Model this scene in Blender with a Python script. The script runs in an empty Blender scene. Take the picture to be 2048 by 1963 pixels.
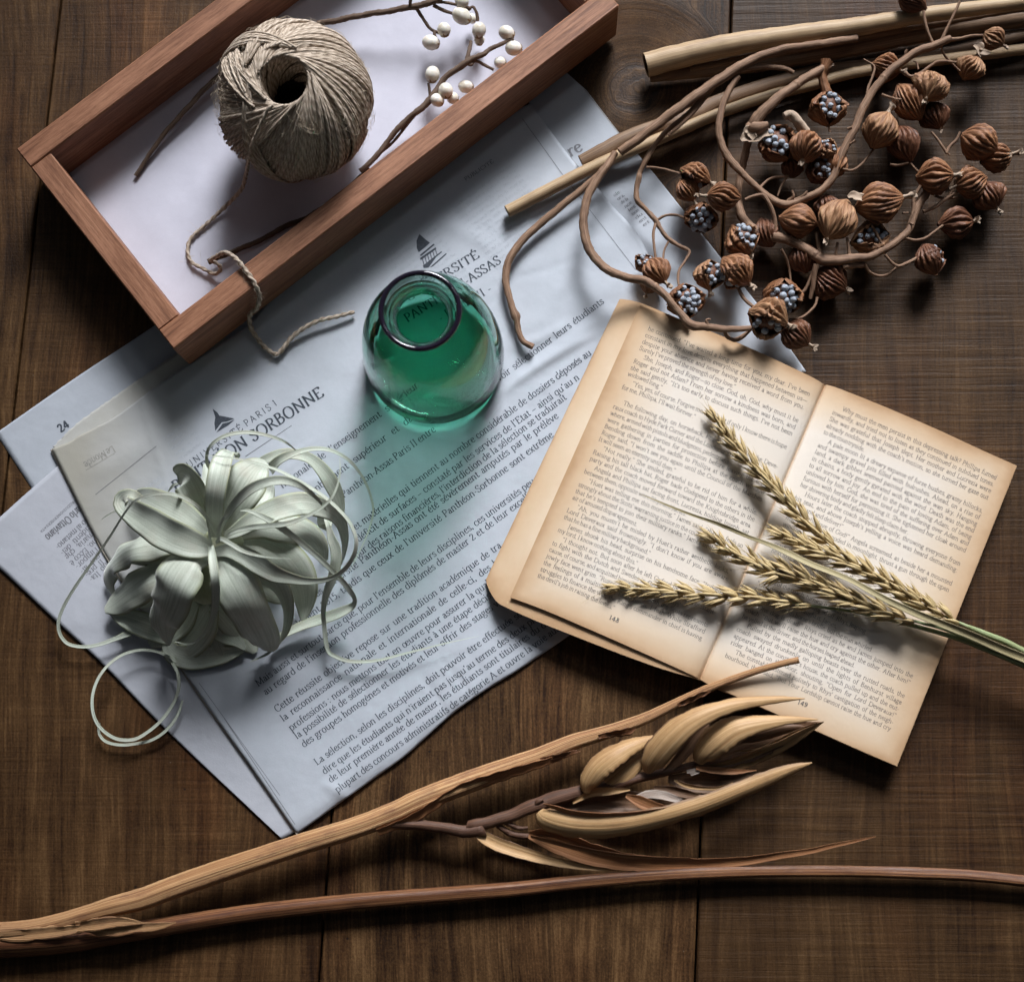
import bpy, math, random
import numpy as np
from mathutils import Vector, Matrix

random.seed(7); RNG = np.random.default_rng(7)
scene = bpy.context.scene
C = scene.collection
R_ = math.radians

# ------------------------------------------------------------------ camera
IMW, IMH = 2048.0, 1963.0
FPX = 2873.0                       # focal length in photograph pixels (about 50 mm)
CX, CY = IMW / 2, IMH / 2
NAD = (84.0, 460.0)                # where straight-down falls, relative to the picture centre
DIST = 0.798
Zc = Vector((-NAD[0], NAD[1], FPX)).normalized()
Xc = (Vector((1, 0, 0)) - Zc * Zc.x).normalized()
Yc = Zc.cross(Xc)
ROT = Matrix((Xc, Yc, Zc))
CAM = ROT @ Vector((0, 0, DIST))
ROTN = np.array([list(r) for r in ROT]); CAMN = np.array(list(CAM))
cam_d = bpy.data.cameras.new('camera'); cam = bpy.data.objects.new('camera', cam_d); C.objects.link(cam)
cam.matrix_world = Matrix.Translation(CAM) @ ROT.to_4x4()
cam_d.sensor_width = 36; cam_d.lens = FPX / IMW * 36; cam_d.clip_start = 0.01; cam_d.clip_end = 20
cam_d.dof.use_dof = True; cam_d.dof.focus_distance = 0.785; cam_d.dof.aperture_fstop = 7.0
scene.camera = cam

# ------------------------------------------------------------------ light: one large window, above right, and a small added highlight lamp
world = bpy.data.worlds.new('World'); scene.world = world; world.use_nodes = True
bg = world.node_tree.nodes['Background']
wt = world.node_tree
tc_ = wt.nodes.new('ShaderNodeTexCoord'); dt_ = wt.nodes.new('ShaderNodeVectorMath'); dt_.operation = 'DOT_PRODUCT'
dt_.inputs[1].default_value = (math.sin(R_(9)) * math.cos(R_(24)), math.cos(R_(9)) * math.cos(R_(24)), math.sin(R_(24)))
wt.links.new(tc_.outputs['Generated'], dt_.inputs[0])
mx_ = wt.nodes.new('ShaderNodeMath'); mx_.operation = 'MAXIMUM'; mx_.inputs[1].default_value = 0; wt.links.new(dt_.outputs['Value'], mx_.inputs[0])
pw_ = wt.nodes.new('ShaderNodeMath'); pw_.operation = 'POWER'; pw_.inputs[1].default_value = 9; wt.links.new(mx_.outputs[0], pw_.inputs[0])
ad_ = wt.nodes.new('ShaderNodeMath'); ad_.operation = 'MULTIPLY_ADD'; ad_.inputs[1].default_value = 0.8; ad_.inputs[2].default_value = 0.034; wt.links.new(pw_.outputs[0], ad_.inputs[0])
bg.inputs[0].default_value = (0.80, 0.88, 1.0, 1); wt.links.new(ad_.outputs[0], bg.inputs[1])      # the room is bright only on the window side
def area(name, az, el, dist, sx, sy, power, col, aim=(0.02, 0.02, 0), spread=180):
    d = bpy.data.lights.new(name, 'AREA'); d.shape = 'RECTANGLE'; d.size = sx; d.size_y = sy
    d.energy = power; d.color = col; d.spread = R_(spread)
    o = bpy.data.objects.new(name, d); C.objects.link(o)
    v = Vector((math.sin(R_(az)) * math.cos(R_(el)), math.cos(R_(az)) * math.cos(R_(el)), math.sin(R_(el))))
    o.location = Vector(aim) + v * dist
    o.rotation_euler = v.to_track_quat('Z', 'Y').to_euler()
    return o
area('window_light', 10, 35, 1.9, 1.0, 0.78, 6.1, (0.94, 0.965, 1.0), (0.13, 0.06, 0), 30)
area('glint_lamp', 20, 62, 1.6, 0.05, 0.20, 0.8, (0.94, 0.97, 1.0), (0.0, 0.05, 0), 180)  # small lamp added only to put highlights on the bottle glass

scene.view_settings.view_transform = 'Standard'; scene.view_settings.look = 'None'
scene.view_settings.exposure = 0.0; scene.view_settings.gamma = 1.0
scene.render.engine = 'CYCLES'
cy = scene.cycles
cy.use_denoising = True; cy.sample_clamp_indirect = 30.0; cy.sample_clamp_direct = 0
cy.max_bounces = 12; cy.transmission_bounces = 10; cy.transparent_max_bounces = 8; cy.blur_glossy = 0.08
cy.caustics_reflective = True; cy.caustics_refractive = True

# ------------------------------------------------------------------ helpers: picture plan -> table
def P(x, y, z=0.0):
    """point of the photograph (px) lying z millimetres above the table -> metres"""
    x = np.asarray(x, float); y = np.asarray(y, float); z = np.asarray(z, float) * 0.001
    x, y, z = np.broadcast_arrays(x, y, z)
    d = np.stack([(x - CX) / FPX, -(y - CY) / FPX, -np.ones_like(x)], -1) @ ROTN.T
    t = (z - CAMN[2]) / d[..., 2]
    return CAMN + d * t[..., None]
def mpp(z):
    return (DIST - np.asarray(z, float) * 0.001) / FPX        # metres per px
class Zm:
    """coordinates read off an enlargement with corner (x0,y0) and factor k"""
    def __init__(s, x0, y0, k): s.x0, s.y0, s.k = x0, y0, k
    def __call__(s, txt):
        a = np.array([[float(q) for q in p.split(',')] for p in txt.split()])
        a[:, 0] = s.x0 + a[:, 0] / s.k; a[:, 1] = s.y0 + a[:, 1] / s.k
        if a.shape[1] > 3: a[:, 3] = a[:, 3] / s.k
        return a
    def p(s, x, y): return (s.x0 + x / s.k, s.y0 + y / s.k)
SRC = Zm(0, 0, 1)
def cat(a, n, closed=False):
    """Catmull-Rom resample of rows, n samples"""
    a = np.asarray(a, float); m = len(a)
    if closed: e = np.vstack([a[-1], a, a[0], a[1]]); L = m
    else: e = np.vstack([2 * a[0] - a[1], a, 2 * a[-1] - a[-2]]); L = m - 1
    seg = np.linalg.norm(np.diff(e[1:L + 2, :2], axis=0), axis=1) + 1e-9
    cum = np.concatenate([[0], np.cumsum(seg)])
    s = np.linspace(0, cum[-1], n); i = np.clip(np.searchsorted(cum, s, side='right') - 1, 0, L - 1)
    t = ((s - cum[i]) / seg[i])[:, None]
    p0, p1, p2, p3 = e[i], e[i + 1], e[i + 2], e[i + 3]
    return 0.5 * (2 * p1 + (p2 - p0) * t + (2 * p0 - 5 * p1 + 4 * p2 - p3) * t ** 2 + (3 * p1 - p0 - 3 * p2 + p3) * t ** 3)
def wpath(a, n):
    """rows (px,py,zmm,halfwidth px) -> points in metres, half widths in metres"""
    r = cat(a, n)
    return P(r[:, 0], r[:, 1], r[:, 2]), np.maximum(r[:, 3], 0.15) * mpp(r[:, 2])
def unit(v): return v / (np.linalg.norm(v, axis=-1, keepdims=True) + 1e-12)
def tangents(p):
    return unit(np.gradient(p, axis=0))

# ------------------------------------------------------------------ helpers: meshes and objects
ORG = {}
class MB:
    def __init__(s): s.V = []; s.F = []; s.G = []; s.n = 0
    def add(s, v, faces, g=None):
        v = np.asarray(v, float).reshape(-1, 3)
        s.V.append(v); s.G.append(v * 100 if g is None else np.asarray(g, float).reshape(-1, 3))
        for f in faces:
            f = np.asarray(f, int)
            if len(f): s.F.append(f + s.n)
        s.n += len(v)
    def grid(s, pts, g=None, cu=False, cv=False):
        nu, nv = pts.shape[:2]
        iu = np.arange(nu if cu else nu - 1); iv = np.arange(nv if cv else nv - 1)
        a, b = np.meshgrid(iu, iv, indexing='ij'); a2, b2 = (a + 1) % nu, (b + 1) % nv
        q = np.stack([a * nv + b, a * nv + b2, a2 * nv + b2, a2 * nv + b], -1).reshape(-1, 4)
        s.add(pts, [q], g)
    def sweep(s, pts, sec, caps=True, guv=None):
        """pts: n x m x 3 rings"""
        n, m = pts.shape[:2]
        s.grid(pts, guv, cv=True)
        if caps:
            for k, flip in ((0, 1), (n - 1, 0)):
                ring = pts[k]; c = ring.mean(0)
                v = np.vstack([ring, c]); i = np.arange(m); j = (i + 1) % m
                t = np.stack([i, j, np.full(m, m)], -1)
                if flip: t = t[:, ::-1]
                g = None if guv is None else np.vstack([guv[k], guv[k].mean(0)])
                s.add(v, [t], g)
    def tube(s, p, r, m=10, rib=0, ribd=0.0, twist=0.0, caps=True, flat=1.0, bump=0.0):
        n = len(p); T = tangents(p)
        N = np.zeros_like(p); ref = np.array([0, 0, 1.0])
        v = ref - T[0] * T[0].dot(ref)
        if np.linalg.norm(v) < 1e-3: v = np.array([1.0, 0, 0]) - T[0] * T[0][0]
        N[0] = unit(v)
        for i in range(1, n):
            v = N[i - 1] - T[i] * N[i - 1].dot(T[i]); N[i] = unit(v)
        B = np.cross(T, N); a = np.linspace(0, 2 * math.pi, m, endpoint=False)
        L = np.concatenate([[0], np.cumsum(np.linalg.norm(np.diff(p, axis=0), axis=1))])
        r = np.broadcast_to(np.asarray(r, float), (n,))
        rr = r[:, None] * (1 + ribd * np.cos(rib * a[None, :] + twist * L[:, None]))
        if bump:
            ph = RNG.random(3) * 6
            rr = rr * (1 + bump * (np.sin(L[:, None] * 900 + a * 2 + ph[0]) * .5 + np.sin(L[:, None] * 410 - a + ph[1]) * .7 + np.sin(L[:, None] * 1700 + 3 * a + ph[2]) * .4))
        pts = p[:, None] + rr[..., None] * (np.cos(a)[None, :, None] * N[:, None] * flat + np.sin(a)[None, :, None] * B[:, None])
        off = RNG.random() * 50
        g = np.stack([np.broadcast_to(np.cos(a), (n, m)), np.broadcast_to(np.sin(a), (n, m)), np.broadcast_to(L[:, None] * 100, (n, m)) + off], -1)
        s.sweep(pts, None, caps, g)
    def leaf(s, p, hw, roll=0, cup=0.25, th=0.0005, m=9, wave=0.0, wl=0.02, hint=(0, 0, 1), ridge=0.0, rag=0.0):
        """flat tapering strip with real thickness; hw half widths in metres"""
        n = len(p); T = tangents(p); h = np.array(hint, float)
        N = h - T * (T @ h)[:, None]; ln = np.linalg.norm(N, axis=1)
        for i in range(n):
            if i and ln[i] < 0.25: N[i] = N[i - 1] - T[i] * N[i - 1].dot(T[i])
        N = unit(N); B = np.cross(T, N)
        ro = np.radians(np.interp(np.linspace(0, 1, n), np.linspace(0, 1, np.size(roll)), np.atleast_1d(roll)))
        c, q = np.cos(ro)[:, None], np.sin(ro)[:, None]
        N, B = N * c + B * q, B * c - N * q
        L = np.concatenate([[0], np.cumsum(np.linalg.norm(np.diff(p, axis=0), axis=1))])
        u = np.linspace(-1, 1, m); ph = RNG.random() * 6
        cu = np.interp(np.linspace(0, 1, n), np.linspace(0, 1, np.size(cup)), np.atleast_1d(cup))
        lat = hw[:, None] * u
        if rag:
            k1 = np.convolve(RNG.normal(0, 1, n + 8), np.ones(3) / 3, 'same')[4:-4]; k2 = np.convolve(RNG.normal(0, 1, n + 8), np.ones(3) / 3, 'same')[4:-4]
            lat = lat + hw[:, None] * rag * (np.where(u > 0, k1[:, None], k2[:, None]) * np.sign(u) * np.abs(u) ** 5)
        hh = cu[:, None] * hw[:, None] * (u ** 2 - 0.3) + wave * hw[:, None] * np.sin(L[:, None] / wl * 6.28 + ph + (u > 0) * 1.3) * np.abs(u) ** 2
        if ridge: hh = hh + ridge * hw[:, None] * (np.cos(u * 14 + ph) * .6 + np.cos(u * 23 + 2 * ph + L[:, None] * 60) * .4) * (1 - np.abs(u) ** 4)
        t2 = np.minimum(th, hw * 0.5)[:, None] * (0.25 + 0.75 * np.sqrt(np.maximum(0, 1 - u ** 2))) * 0.5
        top = p[:, None] + lat[..., None] * B[:, None] + (hh + t2)[..., None] * N[:, None]
        bot = p[:, None] + lat[..., None] * B[:, None] + (hh - t2)[..., None] * N[:, None]
        pts = np.concatenate([top, bot[:, ::-1]], 1)
        off = RNG.random() * 50
        g = np.stack([np.broadcast_to(np.concatenate([u, u[::-1]]), (n, 2 * m)), np.broadcast_to(np.concatenate([0 * u, 0 * u + .3]), (n, 2 * m)), np.broadcast_to(L[:, None] * 100, (n, 2 * m)) + off], -1)
        s.sweep(pts, None, True, g)
    def box(s, o, ax, ay, az, bev=0.0006):
        """box from corner o and three edge vectors, edges bevelled"""
        o, ax, ay, az = [np.array(v, float) for v in (o, ax, ay, az)]
        la, lb, lc = [np.linalg.norm(v) for v in (ax, ay, az)]
        A, B, D = ax / la, ay / lb, az / lc
        V, F, G = [], [], []
        def q(pts):
            i = len(V); V.extend([o + A * p[0] + B * p[1] + D * p[2] for p in pts]); G.extend([(p[1] * 100, p[2] * 100, p[0] * 100) for p in pts]); F.append([i, i + 1, i + 2, i + 3])
        b = bev
        bm_v = []
        L3 = (la, lb, lc)
        # chamfered box: 24 vertices
        idx = {}
        verts, gg = [], []
        for sx in (0, 1):
            for sy in (0, 1):
                for sz in (0, 1):
                    for k in range(3):
                        c = [0, 0, 0]; sg = (sx, sy, sz)
                        for t in range(3):
                            e = 0 if t == k else b
                            c[t] = e if sg[t] == 0 else L3[t] - e
                        idx[(sx, sy, sz, k)] = len(verts)
                        verts.append(o + A * c[0] + B * c[1] + D * c[2]); gg.append((c[1] * 100, c[2] * 100, c[0] * 100))
        fq, ft = [], []
        for k in range(3):
            t1, t2 = [(1, 2), (0, 2), (0, 1)][k]
            for sg in (0, 1):
                ring = []
                for (p1, p2) in ((0, 0), (1, 0), (1, 1), (0, 1)):
                    c = [0, 0, 0]; c[k] = sg; c[t1] = p1; c[t2] = p2; ring.append(idx[(c[0], c[1], c[2], k)])
                fq.append(ring)
        for k in range(3):          # edges parallel to axis k
            t1, t2 = [(1, 2), (0, 2), (0, 1)][k]
            for p1 in (0, 1):
                for p2 in (0, 1):
                    r = []
                    for (e, kk) in ((0, t1), (1, t1), (1, t2), (0, t2)):
                        c = [0, 0, 0]; c[k] = e; c[t1] = p1; c[t2] = p2; r.append(idx[(c[0], c[1], c[2], kk)])
                    fq.append(r)
        for sx in (0, 1):
            for sy in (0, 1):
                for sz in (0, 1): ft.append([idx[(sx, sy, sz, k)] for k in range(3)])
        s.add(verts, [fq, ft], gg)
    def blob(s, c, r, ax=None, n=8, m=12):
        """ellipsoid centre c, radii r (3), axes ax (3x3 rows)"""
        ax = np.eye(3) if ax is None else np.asarray(ax)
        t = np.linspace(0, math.pi, n + 1)[:, None]; a = np.linspace(0, 2 * math.pi, m, endpoint=False)[None]
        x = np.sin(t) * np.cos(a) * r[0]; y = np.sin(t) * np.sin(a) * r[1]; z = np.cos(t) * np.ones_like(a) * r[2]
        pts = np.asarray(c) + x[..., None] * ax[0] + y[..., None] * ax[1] + z[..., None] * ax[2]
        s.grid(pts, None, cv=True)
    def lathe(s, c, prof, m=72, ax=None):
        ax = np.eye(3) if ax is None else np.asarray(ax)
        prof = np.asarray(prof, float); a = np.linspace(0, 2 * math.pi, m, endpoint=False)
        pts = np.asarray(c) + prof[:, 0, None, None] * (np.cos(a)[None, :, None] * ax[0] + np.sin(a)[None, :, None] * ax[1]) + prof[:, 1, None, None] * ax[2]
        s.grid(pts, None, cv=True)
    def mesh(s, name, origin=(0, 0, 0), smooth=True, weld=0.0, recalc=True):
        V = np.vstack(s.V) - np.asarray(origin, float); G = np.vstack(s.G)
        me = bpy.data.meshes.new(name); me.vertices.add(len(V)); me.vertices.foreach_set('co', V.astype(np.float32).ravel())
        tot = np.concatenate([np.full(len(f), f.shape[1]) for f in s.F]); idx = np.concatenate([f.ravel() for f in s.F])
        me.loops.add(len(idx)); me.loops.foreach_set('vertex_index', idx.astype(np.int32))
        me.polygons.add(len(tot)); st = np.concatenate([[0], np.cumsum(tot)[:-1]])
        me.polygons.foreach_set('loop_start', st.astype(np.int32))
        at = me.attributes.new('guv', 'FLOAT_VECTOR', 'POINT'); at.data.foreach_set('vector', G.astype(np.float32).ravel())
        me.update(calc_edges=True); me.validate()
        if recalc:
            import bmesh
            bm = bmesh.new(); bm.from_mesh(me)
            if weld: bmesh.ops.remove_doubles(bm, verts=bm.verts, dist=weld)
            bmesh.ops.recalc_face_normals(bm, faces=bm.faces); bm.to_mesh(me); bm.free()
        me.polygons.foreach_set('use_smooth', np.full(len(me.polygons), smooth))
        return me
    def build(s, name, mat, parent=None, smooth=True, weld=0.0, recalc=True, sharp=None):
        org = ORG.get(parent.name, np.zeros(3)) if parent else np.zeros(3)
        me = s.mesh(name, org, smooth, weld, recalc); me.materials.append(mat)
        o = bpy.data.objects.new(name, me); C.objects.link(o)
        if parent: o.parent = parent
        ORG[o.name] = org
        if sharp: me.set_sharp_from_angle(angle=R_(sharp))
        return o
def thing(name, label, cat_, loc, group=None, kind=None):
    o = bpy.data.objects.new(name, None); C.objects.link(o); o.location = tuple(loc); o.empty_display_size = 0.01
    ORG[o.name] = np.array(loc, float)
    return tag(o, label, cat_, group, kind)
def tag(o, label, cat_, group=None, kind=None):
    if label: o['label'] = label
    if cat_: o['category'] = cat_
    if group: o['group'] = group
    if kind: o['kind'] = kind
    return o

# ------------------------------------------------------------------ helpers: materials
def newmat(name):
    m = bpy.data.materials.new(name); m.use_nodes = True; nt = m.node_tree
    return m, nt, nt.nodes['Principled BSDF']
def N_(nt, typ, **kw):
    n = nt.nodes.new(typ)
    for k, v in kw.items():
        if k.startswith('i_'): n.inputs[int(k[2:]) if k[2:].isdigit() else k[2:].replace('_', ' ')].default_value = v
        else: setattr(n, k, v)
    return n
def coord(nt, scale, attr=True, off=(0, 0, 0)):
    a = N_(nt, 'ShaderNodeAttribute', attribute_name='guv') if attr else N_(nt, 'ShaderNodeTexCoord')
    mp = N_(nt, 'ShaderNodeMapping'); mp.inputs['Scale'].default_value = scale; mp.inputs['Location'].default_value = off
    nt.links.new(a.outputs['Vector' if attr else 'Object'], mp.inputs['Vector']); return mp.outputs[0]
def noise(nt, vec, scale=1.0, detail=4, rough=0.6, dist=0.0):
    n = N_(nt, 'ShaderNodeTexNoise'); n.inputs['Scale'].default_value = scale; n.inputs['Detail'].default_value = detail
    n.inputs['Roughness'].default_value = rough; n.inputs['Distortion'].default_value = dist
    nt.links.new(vec, n.inputs['Vector']); return n.outputs['Fac']
def ramp(nt, fac, stops):
    r = N_(nt, 'ShaderNodeValToRGB'); el = r.color_ramp.elements
    while len(el) < len(stops): el.new(0.5)
    for e, (p, c) in zip(el, stops): e.position = p; e.color = (*c, 1) if len(c) == 3 else c
    nt.links.new(fac, r.inputs[0]); return r.outputs[0]
def math_(nt, op, a, b=None, c=None):
    n = N_(nt, 'ShaderNodeMath', operation=op)
    for i, v in enumerate((a, b, c)):
        if v is None: continue
        if isinstance(v, (int, float)): n.inputs[i].default_value = v
        else: nt.links.new(v, n.inputs[i])
    return n.outputs[0]
def mix(nt, fac, a, b, blend='MIX'):
    n = N_(nt, 'ShaderNodeMix', data_type='RGBA', blend_type=blend)
    for i, v in ((0, fac), (6, a), (7, b)):
        if isinstance(v, (int, float)): n.inputs[i].default_value = v
        elif isinstance(v, tuple): n.inputs[i].default_value = (*v, 1)
        else: nt.links.new(v, n.inputs[i])
    return n.outputs[2]
def bump(nt, bsdf, h, strength=0.3, dist=0.0005):
    b = N_(nt, 'ShaderNodeBump'); b.inputs['Strength'].default_value = strength; b.inputs['Distance'].default_value = dist
    nt.links.new(h, b.inputs['Height']); nt.links.new(b.outputs[0], bsdf.inputs['Normal'])
def fibre(name, cols, across=4.0, along=0.35, rough=0.6, bstr=0.4, bdist=0.0004, blotch=0.35, blotch_c=(0.05, 0.03, 0.02), lo=.36, hi=.70, edge=None):
    """dry plant fibre running along a stem or a leaf"""
    m, nt, b = newmat(name)
    f = noise(nt, coord(nt, (across, across, along)), 1.0, 5, 0.65, 0.3)
    f2 = noise(nt, coord(nt, (across * 3.2, across * 3.2, along * 1.6)), 1.0, 3, 0.6)
    ff = math_(nt, 'MULTIPLY_ADD', f2, 0.45, math_(nt, 'MULTIPLY', f, 0.62))
    n = len(cols); st = [(lo + (hi - lo) * i / (n - 1), c) for i, c in enumerate(cols)]
    col = ramp(nt, ff, st)
    bl = noise(nt, coord(nt, (0.9, 0.9, 0.6), off=(3, 1, 7)), 1.0, 4, 0.7)
    col = mix(nt, math_(nt, 'MULTIPLY', ramp(nt, bl, [(0.5, (0, 0, 0)), (0.72, (1, 1, 1))]), blotch), col, blotch_c)
    if edge:                                  # dry dark rim of a leaf
        a_ = N_(nt, 'ShaderNodeAttribute', attribute_name='guv'); s_ = N_(nt, 'ShaderNodeSeparateXYZ'); nt.links.new(a_.outputs['Vector'], s_.inputs[0])
        e_ = math_(nt, 'ADD', math_(nt, 'ABSOLUTE', s_.outputs[0]), math_(nt, 'MULTIPLY', math_(nt, 'SUBTRACT', f, .5), .5))
        col = mix(nt, ramp(nt, e_, [(.82, (0, 0, 0)), (1.0, (.85, .85, .85))]), col, edge)
    nt.links.new(col, b.inputs['Base Color']); b.inputs['Roughness'].default_value = rough
    b.inputs['Specular IOR Level'].default_value = 0.3
    bump(nt, b, ff, bstr, bdist)
    return m

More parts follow.
